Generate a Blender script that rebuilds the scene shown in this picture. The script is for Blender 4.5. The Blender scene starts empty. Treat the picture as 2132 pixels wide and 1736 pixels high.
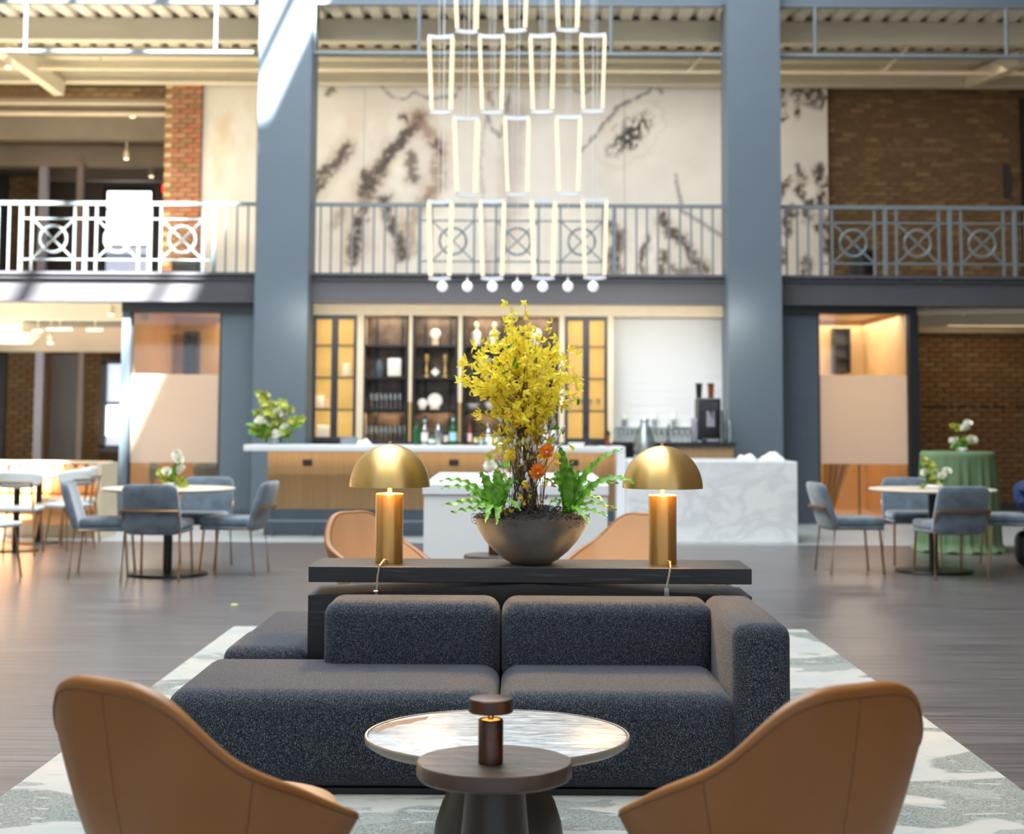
import bpy, bmesh, math, random
import numpy as np
from mathutils import Vector, Matrix
random.seed(7)
R = math.radians
C = bpy.context.scene.collection
sc = bpy.context.scene

# ------------------------------------------------------------------ camera
W_, H_ = 2132, 1736
F, EYE, TILT, ROLL = 3300.0, 1.38, R(4.6), 0.0055
VPX, VPY = 1080.0, 870.0
PX, PY = VPX, VPY - F * math.tan(TILT)
cam = bpy.data.cameras.new('camera')
camo = bpy.data.objects.new('camera', cam); C.objects.link(camo)
cam.sensor_width = 36; cam.lens = F * 36 / W_
cam.shift_x = (W_ / 2 - PX) / W_; cam.shift_y = (PY - H_ / 2) / W_
cam.clip_end = 200
camo.location = (0, 0, EYE); camo.rotation_euler = (R(90) + TILT, -ROLL, 0)
cam.dof.use_dof = True; cam.dof.focus_distance = 5.6; cam.dof.aperture_fstop = 3.0
sc.camera = camo
CR = camo.rotation_euler.to_matrix()

def P(px, py, Y):
    "the point at depth Y that the photograph shows at (px, py)"
    d = CR @ Vector(((px - PX) / F, -(py - PY) / F, -1))
    s = Y / d.y
    return Vector((d.x * s, Y, EYE + d.z * s))
def XX(px, Y, py=870): return P(px, py, Y).x
def ZZ(py, Y, px=1080): return P(px, py, Y).z

# ------------------------------------------------------------------ light and exposure
vs = sc.view_settings
vs.view_transform = 'Standard'; vs.look = 'None'; vs.gamma = 1; vs.use_curve_mapping = False
vs.exposure = 0.28
w = bpy.data.worlds.new('world'); sc.world = w; w.use_nodes = True
nt = w.node_tree; bg = nt.nodes['Background']
tc = nt.nodes.new('ShaderNodeTexCoord'); sp = nt.nodes.new('ShaderNodeSeparateXYZ')
cr = nt.nodes.new('ShaderNodeValToRGB')
nt.links.new(tc.outputs['Generated'], sp.inputs[0]); nt.links.new(sp.outputs['Z'], cr.inputs[0])
cr.color_ramp.elements[0].position = 0.0; cr.color_ramp.elements[0].color = (.72, .80, .92, 1)
cr.color_ramp.elements[1].position = 0.7; cr.color_ramp.elements[1].color = (.55, .74, 1.0, 1)
nt.links.new(cr.outputs[0], bg.inputs[0]); bg.inputs[1].default_value = 1.15

def sun(d, e, col, ang):
    l = bpy.data.lights.new('sun', 'SUN'); l.energy = e; l.color = col; l.angle = R(ang)
    o = bpy.data.objects.new('sun', l); C.objects.link(o)
    o.rotation_euler = Vector(d).to_track_quat('-Z', 'Y').to_euler()
SUND = Vector((-.34, .60, -.75))
sun(SUND, 70.0, (1, .955, .88), 1.6)
def area(loc, d, sx, sy, e, col, name='area_light', spread=180):
    l = bpy.data.lights.new(name, 'AREA'); l.shape = 'RECTANGLE'; l.size = sx; l.size_y = sy
    l.energy = e; l.color = col; l.spread = R(spread)
    o = bpy.data.objects.new(name, l); C.objects.link(o); o.location = loc
    o.rotation_euler = Vector(d).to_track_quat('-Z', 'Y').to_euler(); return o
DAY = (.90, .955, 1.0); WARM = (1, .70, .38)
# daylight of the atrium's glazed roof
area((-1.5, 9.8, 9.9), (0, 0, -1), 7.5, 16, 2000, DAY, 'skylight_daylight')
area((0, 19.3, 9.9), (0, .45, -1), 12, 2.6, 400, DAY, 'skylight_daylight')
# lamps of the rooms behind
area((-4.0, 23.2, 2.82), (0, 0, -1), 1.2, 2.4, 34, (1, .84, .64), 'room_light')
area((4.7, 23.2, 2.82), (0, 0, -1), 1.2, 2.4, 52, (1, .90, .74), 'room_light')
area((1.6, 19.9, 2.7), (.3, .9, -1), 1.6, .3, 7, (1, .96, .9), 'room_light')  # light without a fixture, added to brighten the tiled coffee wall
area((0, 20.3, 2.75), (0, .9, -.6), 6, .2, 30, (1, .90, .74), 'room_light')
area((6.9, 23.0, 2.78), (0, .3, -1), 1.4, 2.0, 22, (1, .78, .5), 'room_light')
area((-6.6, 25.0, 2.8), (0, .3, -1), 2.6, 1.6, 22, (1, .78, .55), 'room_light')
area((0, 22.6, 6.4), (0, .35, -1), 8, .8, 62, (1, .99, .97), 'room_light')
area((6, 22.6, 6.4), (0, .5, -1), 4, .8, 12, (1, .8, .56), 'room_light')
area((-8.0, 27.5, 6.2), (0, .2, -1), 3, 3, 36, (1, .84, .66), 'room_light')

# ------------------------------------------------------------------ materials
def lin(c):
    if isinstance(c, str):
        c = tuple(int(c[i:i + 2], 16) for i in (0, 2, 4))
    return tuple((v / 255 / 12.92 if v / 255 <= .04045 else ((v / 255 + .055) / 1.055) ** 2.4) for v in c)
def mat(name, col, rough=.5, metal=0, var=0, scale=6, bump=0, bscale=40, stretch=(1, 1, 1), emit=None, es=1,
        col2=None, thr=None, coat=0, sheen=0, alpha=None, spec=.5, trans=0, detail=4, coord='Object'):
    m = bpy.data.materials.new(name); m.use_nodes = True
    n = m.node_tree.nodes; L = m.node_tree.links; b = n['Principled BSDF']
    c = lin(col)
    b.inputs['Base Color'].default_value = (*c, 1); b.inputs['Roughness'].default_value = rough
    b.inputs['Metallic'].default_value = metal; b.inputs['Coat Weight'].default_value = coat
    b.inputs['Sheen Weight'].default_value = sheen; b.inputs['Specular IOR Level'].default_value = spec
    b.inputs['Transmission Weight'].default_value = trans
    if emit:
        b.inputs['Emission Color'].default_value = (*lin(emit), 1); b.inputs['Emission Strength'].default_value = es
    if alpha is not None: b.inputs['Alpha'].default_value = alpha
    if var or bump or col2:
        t = n.new('ShaderNodeTexCoord'); mp = n.new('ShaderNodeMapping'); mp.inputs['Scale'].default_value = stretch
        L.new(t.outputs[coord], mp.inputs[0])
    if var or col2:
        nz = n.new('ShaderNodeTexNoise'); nz.inputs['Scale'].default_value = scale; nz.inputs['Detail'].default_value = detail
        L.new(mp.outputs[0], nz.inputs[0])
        r = n.new('ShaderNodeValToRGB'); L.new(nz.outputs['Fac'], r.inputs[0])
        e = r.color_ramp.elements
        if col2:
            e[0].color = (*lin(col), 1); e[1].color = (*lin(col2), 1)
        else:
            e[0].color = (*[v * (1 - var) for v in c], 1); e[1].color = (*[min(1, v * (1 + var)) for v in c], 1)
        lo, hi = thr or (.3, .7); e[0].position = lo; e[1].position = hi
        L.new(r.outputs[0], b.inputs['Base Color'])
    if bump:
        n2 = n.new('ShaderNodeTexNoise'); n2.inputs['Scale'].default_value = bscale; n2.inputs['Detail'].default_value = 3
        L.new(mp.outputs[0], n2.inputs[0])
        bp = n.new('ShaderNodeBump'); bp.inputs['Strength'].default_value = bump; bp.inputs['Distance'].default_value = .01
        L.new(n2.outputs['Fac'], bp.inputs['Height']); L.new(bp.outputs[0], b.inputs['Normal'])
    return m
def glass(name, tint='e8f0f0', a=.18, rough=.03):
    m = bpy.data.materials.new(name); m.use_nodes = True
    n = m.node_tree.nodes; L = m.node_tree.links; n.remove(n['Principled BSDF'])
    tr = n.new('ShaderNodeBsdfTransparent'); gl = n.new('ShaderNodeBsdfGlossy'); mx = n.new('ShaderNodeMixShader')
    tr.inputs[0].default_value = (*lin(tint), 1); gl.inputs['Roughness'].default_value = rough
    gl.inputs[0].default_value = (1, 1, 1, 1)
    mx.inputs[0].default_value = a
    L.new(tr.outputs[0], mx.inputs[1]); L.new(gl.outputs[0], mx.inputs[2]); L.new(mx.outputs[0], n['Material Output'].inputs[0])
    return m

M = {}
def dm(k, *a, **q): M[k] = mat(k, *a, **q)
dm('wall_grey', '5d6b77', .55, var=.05, scale=.6)
dm('wall_dark_grey', '4b5864', .5, var=.06)
dm('beam_grey', '4b4c53', .45, var=.08, scale=1)
dm('rail_grey', '6f7a80', .4)
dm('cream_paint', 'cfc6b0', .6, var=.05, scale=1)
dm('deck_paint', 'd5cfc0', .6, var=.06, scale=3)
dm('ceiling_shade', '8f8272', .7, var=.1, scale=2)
dm('black_metal', '15171b', .4)
dm('charcoal_metal', '2f3238', .4)
dm('black_lacquer', '0d0e10', .25)
dm('white_stone', 'eceff2', .3, col2='e2e7ec', scale=1.2)
dm('white_paint', 'e9edf0', .35)
dm('brass', 'dab877', .36, metal=.84, var=.08, scale=14, stretch=(1, 1, .05))
bm_ = M['brass']; n_ = bm_.node_tree.nodes; tg = n_.new('ShaderNodeTangent'); tg.direction_type = 'RADIAL'; tg.axis = 'Z'
bm_.node_tree.links.new(tg.outputs[0], n_['Principled BSDF'].inputs['Tangent']); n_['Principled BSDF'].inputs['Anisotropic'].default_value = .8; n_['Principled BSDF'].inputs['Anisotropic Rotation'].default_value = .25
dm('brass_leg', 'a58462', .35, metal=1)
dm('bronze', '5a4a42', .33, metal=1, var=.15, scale=20)
dm('tan_leather', '8f5d2b', .42, var=.07, scale=5, bump=.06, bscale=350)
dm('seam', '6d4526', .6)
dm('inner_leather', 'caa079', .45, var=.04, scale=5)
dm('velvet', '5c6b78', .85, var=.28, scale=8, sheen=.6, thr=(.35, .65))
dm('pale_seat', 'dfe6e6', .45)
dm('booth_leather', 'dca66f', .45, var=.06)
dm('green_cloth', '637d5a', .8, var=.14, scale=4)
dm('navy_cloth', '1c335f', .8, var=.3, scale=18)
dm('light_wood', 'ddd0bd', .35, var=.08, scale=5, stretch=(.3, 5, 5))
dm('bar_wood', 'ae9068', .45, var=.12, scale=3, stretch=(12, 12, .4))
dm('cream_wood', 'dccdb2', .5, var=.04)
dm('warm_wall', 'dcb27c', .55, var=.08, scale=2)
dm('warm_floor', 'cda678', .4)
dm('mesh_gold', 'b58c3e', .5, metal=.6)
dm('leaf', '67a030', .45, var=.28, scale=22, spec=.4)
dm('leaf_dark', '3f6b28', .5, var=.3, scale=25)
dm('leaf_lime', 'b9c255', .5, var=.2, scale=25)
dm('yellow_petal', 'fdea48', .55, var=.08, scale=60)
dm('orange_petal', 'ffa43a', .5, var=.15, scale=50)
for pk_, tc_ in (('yellow_petal', 'fff05a'), ('orange_petal', 'ffa23c')):
  pm_ = M[pk_]; n_ = pm_.node_tree.nodes; L_ = pm_.node_tree.links; tl_ = n_.new('ShaderNodeBsdfTranslucent'); tl_.inputs[0].default_value = (*lin(tc_), 1)
  mx_ = n_.new('ShaderNodeMixShader'); mx_.inputs[0].default_value = .4; L_.new(n_['Principled BSDF'].outputs[0], mx_.inputs[1]); L_.new(tl_.outputs[0], mx_.inputs[2]); L_.new(mx_.outputs[0], n_['Material Output'].inputs[0])
dm('gold_petal', 'e0a91c', .55)
dm('white_petal', 'f4f3e6', .5)
dm('pink_petal', 'eecbbb', .5)
dm('catkin', 'c6cbd2', .8, var=.1, scale=200)
dm('twig', '74574a', .8)
dm('moss', '2a2b2e', .8, var=.4, scale=80)
dm('bowl', '7d7c7b', .40, var=.2, scale=9, metal=.3)
dm('globe', 'eef2f4', .3, emit='ffffff', es=.35)
dm('led', '8c8478', .4, emit='ffe6bd', es=.95)
dm('white_metal', 'dfe3e6', .3)
dm('chrome', 'b9bec2', .2, metal=1)
dm('lamp_glow', 'fff0d0', .4, emit='ffc070', es=12)
dm('spot_glow', 'fff0d0', .4, emit='ffe6c4', es=2.2)
dm('exit_red', 'ff2010', .4, emit='ff2818', es=1.2)
dm('daylight', 'ffffff', .4, emit='ffffff', es=3.0)
dm('daylight_soft', 'c8d0e0', .4, emit='c4cbe2', es=.75)
dm('brick_a', '705839', .85, var=.18, scale=9, bump=.4, bscale=60)
dm('brick_b', '664e33', .85, var=.2, scale=9, bump=.4, bscale=60)
dm('brick_c', '684a2a', .85, var=.2, scale=9, bump=.4, bscale=60)
dm('brick_d', '7a6342', .85, var=.2, scale=9, bump=.4, bscale=60)
dm('pier_brick_a', 'a8785c', .85, var=.15, scale=9, bump=.4, bscale=60)
dm('pier_brick_b', '93704f', .85, var=.15, scale=9, bump=.4, bscale=60)
dm('vein_brown', '6d4c3a', .6, var=.3, scale=60)
dm('brick_red', 'a26a4c', .85, var=.2, scale=9, bump=.4, bscale=60)
dm('brick_pale', 'bfa67c', .85, var=.1, scale=9)
dm('mortar', '634d35', .95, var=.15, scale=20)
dm('mortar_dark', '4f3b25', .95, var=.15, scale=20)
dm('paint_faded', '2b1a0f', .9)
dm('duct', 'e8e4d2', .5)
dm('bottle_green', '1d5a34', .15)
dm('bottle_dark', '1c1d22', .15)
dm('bottle_blue', 'a9d6e4', .15)
dm('bottle_amber', '7a3d1b', .15)
dm('ceramic_white', 'f3efe6', .3)
dm('antique_mirror', '5f5044', .35, var=.5, scale=7, metal=.3)
dm('post_grey', '9a98a4', .5)
dm('post_brown', '75685f', .5)
dm('door_grey', '58504f', .5)
dm('cloth_white', 'f2f4f6', .8)
dm('cord', 'b5a98c', .35)
dm('drape', 'e3c7a0', .8)
M['glass'] = glass('glass', 'eef2f2', .07); M['glass_dark'] = glass('glass_dark', 'c9cfd2', .12)
M['tumbler'] = glass('tumbler', 'dde4e6', .42, .12)
M['clear_plastic'] = glass('clear_plastic', 'e4ecef', .22, .3)
# frosted glass: half lets light through, softly
def frosted():
    m = bpy.data.materials.new('frosted_glass'); m.use_nodes = True
    n = m.node_tree.nodes; L = m.node_tree.links; b = n['Principled BSDF']
    b.inputs['Base Color'].default_value = (*lin('d9d2c6'), 1); b.inputs['Roughness'].default_value = .35
    tl = n.new('ShaderNodeBsdfTranslucent'); tl.inputs[0].default_value = (*lin('f2e2c8'), 1)
    mx = n.new('ShaderNodeMixShader'); mx.inputs[0].default_value = .5
    L.new(b.outputs[0], mx.inputs[1]); L.new(tl.outputs[0], mx.inputs[2]); L.new(mx.outputs[0], n['Material Output'].inputs[0])
    return m
M['frosted'] = frosted()

def custom(name):
    m = bpy.data.materials.new(name); m.use_nodes = True
    return m, m.node_tree.nodes, m.node_tree.links, m.node_tree.nodes['Principled BSDF']
# woven charcoal wool
m, n, L, b = custom('wool'); M['wool'] = m
t = n.new('ShaderNodeTexCoord')
nz = n.new('ShaderNodeTexNoise'); nz.inputs['Scale'].default_value = 430; nz.inputs['Detail'].default_value = 2
mp = n.new('ShaderNodeMapping'); mp.inputs['Scale'].default_value = (1, 1, .55)
L.new(t.outputs['Object'], mp.inputs[0]); L.new(mp.outputs[0], nz.inputs[0])
r = n.new('ShaderNodeValToRGB'); L.new(nz.outputs['Fac'], r.inputs[0])
e = r.color_ramp.elements; e[0].position = .38; e[0].color = (*lin('161e29'), 1); e[1].position = .78; e[1].color = (*lin('92969e'), 1)
x = e.new(.52); x.color = (*lin('29313d'), 1)
L.new(r.outputs[0], b.inputs['Base Color']); b.inputs['Roughness'].default_value = .95
b.inputs['Sheen Weight'].default_value = .12; b.inputs['Sheen Tint'].default_value = (.9, .85, .85, 1); b.inputs['Specular IOR Level'].default_value = .2
bp = n.new('ShaderNodeBump'); bp.inputs['Strength'].default_value = .5; bp.inputs['Distance'].default_value = .002
L.new(nz.outputs['Fac'], bp.inputs['Height']); L.new(bp.outputs[0], b.inputs['Normal'])
# charred-black oak, brownish sheen
m, n, L, b = custom('black_oak'); M['black_oak'] = m
t = n.new('ShaderNodeTexCoord'); mp = n.new('ShaderNodeMapping'); mp.inputs['Scale'].default_value = (1.2, 14, 22)
nz = n.new('ShaderNodeTexNoise'); nz.inputs['Scale'].default_value = 2.6; nz.inputs['Detail'].default_value = 8
L.new(t.outputs['Object'], mp.inputs[0]); L.new(mp.outputs[0], nz.inputs[0])
r = n.new('ShaderNodeValToRGB'); L.new(nz.outputs['Fac'], r.inputs[0])
e = r.color_ramp.elements; e[0].position = .42; e[0].color = (*lin('16181c'), 1); e[1].position = .75; e[1].color = (*lin('4b4f58'), 1)
x = e.new(.6); x.color = (*lin('191b20'), 1)
L.new(r.outputs[0], b.inputs['Base Color']); b.inputs['Roughness'].default_value = .33
bp = n.new('ShaderNodeBump'); bp.inputs['Strength'].default_value = .35; bp.inputs['Distance'].default_value = .002
L.new(nz.outputs['Fac'], bp.inputs['Height']); L.new(bp.outputs[0], b.inputs['Normal'])
# plank floor, grain running across the view
m, n, L, b = custom('plank_floor'); M['plank_floor'] = m
t = n.new('ShaderNodeTexCoord'); mp = n.new('ShaderNodeMapping'); mp.inputs['Scale'].default_value = (.5, 16, 1)
nz = n.new('ShaderNodeTexNoise'); nz.inputs['Scale'].default_value = 2.5; nz.inputs['Detail'].default_value = 9
L.new(t.outputs['Object'], mp.inputs[0]); L.new(mp.outputs[0], nz.inputs[0])
r = n.new('ShaderNodeValToRGB'); L.new(nz.outputs['Fac'], r.inputs[0])
e = r.color_ramp.elements; e[0].position = .33; e[0].color = (*lin('474445'), 1); e[1].position = .70; e[1].color = (*lin('7b7677'), 1)
br = n.new('ShaderNodeTexBrick'); br.inputs['Scale'].default_value = 1; br.inputs['Brick Width'].default_value = 1.25; br.inputs['Row Height'].default_value = .145
br.inputs['Mortar Size'].default_value = .0022
br.inputs['Color1'].default_value = (1, 1, 1, 1); br.inputs['Color2'].default_value = (.82, .82, .82, 1); br.inputs['Mortar'].default_value = (.45, .45, .45, 1)
L.new(t.outputs['Object'], br.inputs[0])
mx = n.new('ShaderNodeMix'); mx.data_type = 'RGBA'; mx.blend_type = 'MULTIPLY'; mx.inputs[0].default_value = .8
L.new(r.outputs[0], mx.inputs[6]); L.new(br.outputs[0], mx.inputs[7]); L.new(mx.outputs[2], b.inputs['Base Color'])
b.inputs['Roughness'].default_value = .30
bp = n.new('ShaderNodeBump'); bp.inputs['Strength'].default_value = .25; bp.inputs['Distance'].default_value = .003
L.new(nz.outputs['Fac'], bp.inputs['Height']); L.new(bp.outputs[0], b.inputs['Normal'])
# pale tile floor
dm('tile_floor', 'aab0b2', .35, var=.06, scale=2)
# marble with soft grey veins
def marble(name, base, vein, scale, lo, hi, st=(1, 1, 1), dist=2.0, rough=.25):
    m, n, L, b = custom(name); M[name] = m
    t = n.new('ShaderNodeTexCoord'); mp = n.new('ShaderNodeMapping'); mp.inputs['Scale'].default_value = st; mp.inputs['Rotation'].default_value = (0, R(20), R(25))
    nz = n.new('ShaderNodeTexNoise'); nz.inputs['Scale'].default_value = scale; nz.inputs['Detail'].default_value = 8; nz.inputs['Distortion'].default_value = dist
    L.new(t.outputs['Object'], mp.inputs[0]); L.new(mp.outputs[0], nz.inputs[0])
    r = n.new('ShaderNodeValToRGB'); L.new(nz.outputs['Fac'], r.inputs[0])
    e = r.color_ramp.elements; e[0].position = lo; e[0].color = (*lin(base), 1); e[1].position = hi; e[1].color = (*lin(base), 1)
    x = e.new((lo + hi) / 2); x.color = (*lin(vein), 1)
    L.new(r.outputs[0], b.inputs['Base Color']); b.inputs['Roughness'].default_value = rough
marble('marble_block', 'eceff1', 'dbe0e4', 1.1, .40, .58, (1, 1, 1.6))
# streaked grey-white marble of the coffee table
m, n, L, b = custom('marble_top'); M['marble_top'] = m
t = n.new('ShaderNodeTexCoord'); mp = n.new('ShaderNodeMapping'); mp.inputs['Scale'].default_value = (4, 17, 1); mp.inputs['Rotation'].default_value = (0, 0, R(24))
nz = n.new('ShaderNodeTexNoise'); nz.inputs['Scale'].default_value = 2.6; nz.inputs['Detail'].default_value = 10; nz.inputs['Roughness'].default_value = .68; nz.inputs['Distortion'].default_value = .8
L.new(t.outputs['Object'], mp.inputs[0]); L.new(mp.outputs[0], nz.inputs[0])
r = n.new('ShaderNodeValToRGB'); L.new(nz.outputs['Fac'], r.inputs[0])
e = r.color_ramp.elements; e[0].position = .33; e[0].color = (*lin('596366'), 1); e[1].position = .62; e[1].color = (*lin('cdd2d6'), 1)
x = e.new(.47); x.color = (*lin('979fa3'), 1)
L.new(r.outputs[0], b.inputs['Base Color']); b.inputs['Roughness'].default_value = .38
# dark stained table top
dm('dark_slate', '3b322e', .42, col2='574840', scale=4, stretch=(1, 3, 1), bump=.5, bscale=9)
dm('dark_base', '2d2a2a', .42, col2='3c3632', scale=5, bump=.3, bscale=12)
dm('greige_metal', '8f8880', .35, metal=.4)
# rug: cream ground with large grey-green drifts
m, n, L, b = custom('rug'); M['rug'] = m
t = n.new('ShaderNodeTexCoord')
def nzr(scale, st, dist, det, lo, hi, loc=(0, 0, 0)):
    mp = n.new('ShaderNodeMapping'); mp.inputs['Scale'].default_value = st; mp.inputs['Location'].default_value = loc
    nz = n.new('ShaderNodeTexNoise'); nz.inputs['Scale'].default_value = scale; nz.inputs['Detail'].default_value = det; nz.inputs['Distortion'].default_value = dist
    L.new(t.outputs['Object'], mp.inputs[0]); L.new(mp.outputs[0], nz.inputs[0])
    r = n.new('ShaderNodeValToRGB'); L.new(nz.outputs['Fac'], r.inputs[0])
    r.color_ramp.elements[0].position = lo; r.color_ramp.elements[1].position = hi
    return r.outputs[0]
def mixc(fac, a, c):
    mx = n.new('ShaderNodeMix'); mx.data_type = 'RGBA'; L.new(fac, mx.inputs[0])
    for i, v in ((6, a), (7, c)):
        if isinstance(v, str): mx.inputs[i].default_value = (*lin(v), 1)
        else: L.new(v, mx.inputs[i])
    return mx.outputs[2]
ground = mixc(nzr(2.2, (1, 1, 1), .3, 3, .4, .65), 'b4b0a7', '9fa6a8')
g2 = mixc(nzr(1.05, (1, 1.5, 1), .5, 2.5, .53, .545, (3.3, 1.2, 0)), ground, '5c6661')
g3 = mixc(nzr(7, (1, 2.6, 1), .2, 2, .62, .64, (7, 3, 0)), g2, '98a0a1')
g4 = mixc(nzr(1.5, (1, 1.9, 1), .6, 4, .60, .615, (9.1, 6.2, 0)), g3, '78817e')
g5 = mixc(nzr(120, (1, 1, 1), 0, 2, .3, .9), g4, 'a9aca8')
L.new(g5, b.inputs['Base Color']); b.inputs['Roughness'].default_value = .95
# vertex-painted print
m, n, L, b = custom('printed_panel'); M['printed_panel'] = m
vc = n.new('ShaderNodeVertexColor'); vc.layer_name = 'Col'; L.new(vc.outputs[0], b.inputs['Base Color']); b.inputs['Roughness'].default_value = .5

# ------------------------------------------------------------------ builders
def tag(o, label=None, cat=None, group=None, kind=None):
    if label: o['label'] = label
    if cat: o['category'] = cat
    if group: o['group'] = group
    if kind: o['kind'] = kind
    return o
def thing(name, label, cat, loc=(0, 0, 0), rz=0, group=None):
    o = bpy.data.objects.new(name, None); C.objects.link(o); o.empty_display_size = .1
    o.location = loc; o.rotation_euler = (0, 0, rz)
    return tag(o, label, cat, group)
def setting(name, loc=(0, 0, 0)):
    o = bpy.data.objects.new(name, None); C.objects.link(o); o.location = loc; o['kind'] = 'structure'; return o
def root_mat(o):
    while o.parent: o = o.parent
    return Matrix.Translation(o.location) @ o.rotation_euler.to_matrix().to_4x4()
class MB:
    def __init__(s): s.bm = bmesh.new()
    def _x(s, vs, mtx):
        for v in vs: v.co = mtx @ v.co
    def box(s, a, b):
        "box from corner a to corner b"
        a, b = Vector(a), Vector(b)
        r = bmesh.ops.create_cube(s.bm, size=1)
        c = (a + b) / 2; d = b - a
        for v in r['verts']: v.co = Vector((v.co.x * d.x, v.co.y * d.y, v.co.z * d.z)) + c
        return s
    def rbox(s, a, b, rad, seg=4):
        a, b = Vector(a), Vector(b)
        t = bmesh.new(); r = bmesh.ops.create_cube(t, size=1); c = (a + b) / 2; d = b - a
        for v in t.verts: v.co = Vector((v.co.x * d.x, v.co.y * d.y, v.co.z * d.z)) + c
        bmesh.ops.bevel(t, geom=list(t.edges), offset=min(rad, min(abs(d.x), abs(d.y), abs(d.z)) * .499), segments=seg, profile=.5, affect='EDGES')
        s.add(t); return s
    def add(s, t, mtx=None):
        me = bpy.data.meshes.new('t'); 
        if mtx is not None: bmesh.ops.transform(t, matrix=mtx, verts=t.verts)
        t.to_mesh(me); t.free(); s.bm.from_mesh(me); bpy.data.meshes.remove(me); return s
    def cyl(s, p, q, r0, r1=None, n=12, caps=True):
        p, q = Vector(p), Vector(q); r1 = r0 if r1 is None else r1
        d = q - p
        m = Matrix.Translation((p + q) / 2) @ d.to_track_quat('Z', 'Y').to_matrix().to_4x4()
        bmesh.ops.create_cone(s.bm, cap_ends=caps, segments=n, radius1=r0, radius2=r1, depth=d.length, matrix=m); return s
    def bar(s, p, q, w, h):
        "square bar from p to q"
        p, q = Vector(p), Vector(q); d = q - p
        t = bmesh.new(); bmesh.ops.create_cube(t, size=1)
        for v in t.verts: v.co = Vector((v.co.x * w, v.co.y * h, v.co.z * d.length))
        s.add(t, Matrix.Translation((p + q) / 2) @ d.to_track_quat('Z', 'Y').to_matrix().to_4x4()); return s
    def lathe(s, prof, c=(0, 0, 0), n=32, mtx=None):
        "profile [(r, z)...] turned about the vertical through c"
        bm = s.bm; rings = []; c = Vector(c)
        for r, z in prof:
            if r < 1e-5: rings.append([bm.verts.new(c + Vector((0, 0, z)))])
            else: rings.append([bm.verts.new(c + Vector((r * math.cos(2 * math.pi * i / n), r * math.sin(2 * math.pi * i / n), z))) for i in range(n)])
        for a, b in zip(rings, rings[1:]):
            for i in range(n):
                j = (i + 1) % n
                q = [a[i % len(a)], a[j % len(a)], b[j % len(b)], b[i % len(b)]]
                q2 = []
                for v in q:
                    if v not in q2: q2.append(v)
                if len(q2) > 2:
                    try: bm.faces.new(q2)
                    except ValueError: pass
        if mtx is not None:
            for rr in rings:
                for v in rr: v.co = mtx @ v.co
        return s
    def tube(s, pts, r, n=8, closed=False):
        pts = [Vector(p) for p in pts]; bm = s.bm; rings = []
        rr = r if isinstance(r, (list, tuple)) else [r] * len(pts)
        up = Vector((0, 0, 1)); N = len(pts)
        for k, p in enumerate(pts):
            if closed: d = pts[(k + 1) % N] - pts[k - 1]
            else: d = pts[min(k + 1, N - 1)] - pts[max(k - 1, 0)]
            d.normalize()
            u = d.cross(up)
            if u.length < .05: u = d.cross(Vector((0, 1, 0)))
            u.normalize(); v = u.cross(d)
            rings.append([bm.verts.new(p + rr[k] * (u * math.cos(2 * math.pi * i / n) + v * math.sin(2 * math.pi * i / n))) for i in range(n)])
        pr = list(zip(rings, rings[1:])) + ([(rings[-1], rings[0])] if closed else [])
        for a, b in pr:
            for i in range(n): bm.faces.new((a[i], a[(i + 1) % n], b[(i + 1) % n], b[i]))
        if not closed:
            bm.faces.new(rings[0][::-1]); bm.faces.new(rings[-1])
        return s
    def poly(s, pts, thick, axis='Y'):
        "closed polygon (world pts list) extruded along axis by thick"
        bm = s.bm; d = {'X': Vector((thick, 0, 0)), 'Y': Vector((0, thick, 0)), 'Z': Vector((0, 0, thick))}[axis]
        a = [bm.verts.new(Vector(p)) for p in pts]; b = [bm.verts.new(Vector(p) + d) for p in pts]
        bm.faces.new(a); bm.faces.new(b[::-1])
        for i in range(len(a)):
            j = (i + 1) % len(a); bm.faces.new((a[i], b[i], b[j], a[j]))
        return s
    def grid(s, fn, nu, nv, closed_u=False):
        bm = s.bm; g = [[bm.verts.new(fn(i / (nu if closed_u else nu - 1), j / (nv - 1))) for j in range(nv)] for i in range(nu)]
        for i in range(nu if closed_u else nu - 1):
            for j in range(nv - 1):
                bm.faces.new((g[i][j], g[(i + 1) % nu][j], g[(i + 1) % nu][j + 1], g[i][j + 1]))
        return s
    def build(s, name, m, parent=None, smooth=35, label=None, local=False):
        bmesh.ops.recalc_face_normals(s.bm, faces=s.bm.faces)
        me = bpy.data.meshes.new(name); s.bm.to_mesh(me); s.bm.free()
        if isinstance(m, str): m = M[m]
        me.materials.append(m)
        if smooth:
            for p in me.polygons: p.use_smooth = True
            me.set_sharp_from_angle(angle=R(smooth))
        o = bpy.data.objects.new(name, me); C.objects.link(o)
        if parent is not None:
            if not local: me.transform(root_mat(parent).inverted())
            o.parent = parent
        if label: o['label'] = label
        return o
def solo(mb, name, m, label, cat, loc, group=None, smooth=35, kind=None):
    "a thing of one mesh, its origin at loc (geometry given in world coordinates)"
    o = mb.build(name, m, None, smooth); o.data.transform(Matrix.Translation(-Vector(loc))); o.location = loc
    return tag(o, label, cat, group, kind)
def struct(mb, name, m, smooth=0, parent=None):
    o = mb.build(name, m, parent, smooth)
    if parent is None: o['kind'] = 'structure'
    return o
KIDS = {}
def copy_tree(o, parent=None, loc=None, rz=None, label=None, sc_=None):
    c = o.copy(); C.objects.link(c); c.parent = parent
    if loc is not None: c.location = loc
    if rz is not None: c.rotation_euler = (0, 0, rz)
    if label: c['label'] = label
    if sc_: c.scale = sc_
    kids = KIDS.get(o.name)
    if kids is None: kids = KIDS[o.name] = [k.name for k in bpy.data.objects if k.parent == o]
    for k in kids: copy_tree(bpy.data.objects[k], c)
    return c
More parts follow.
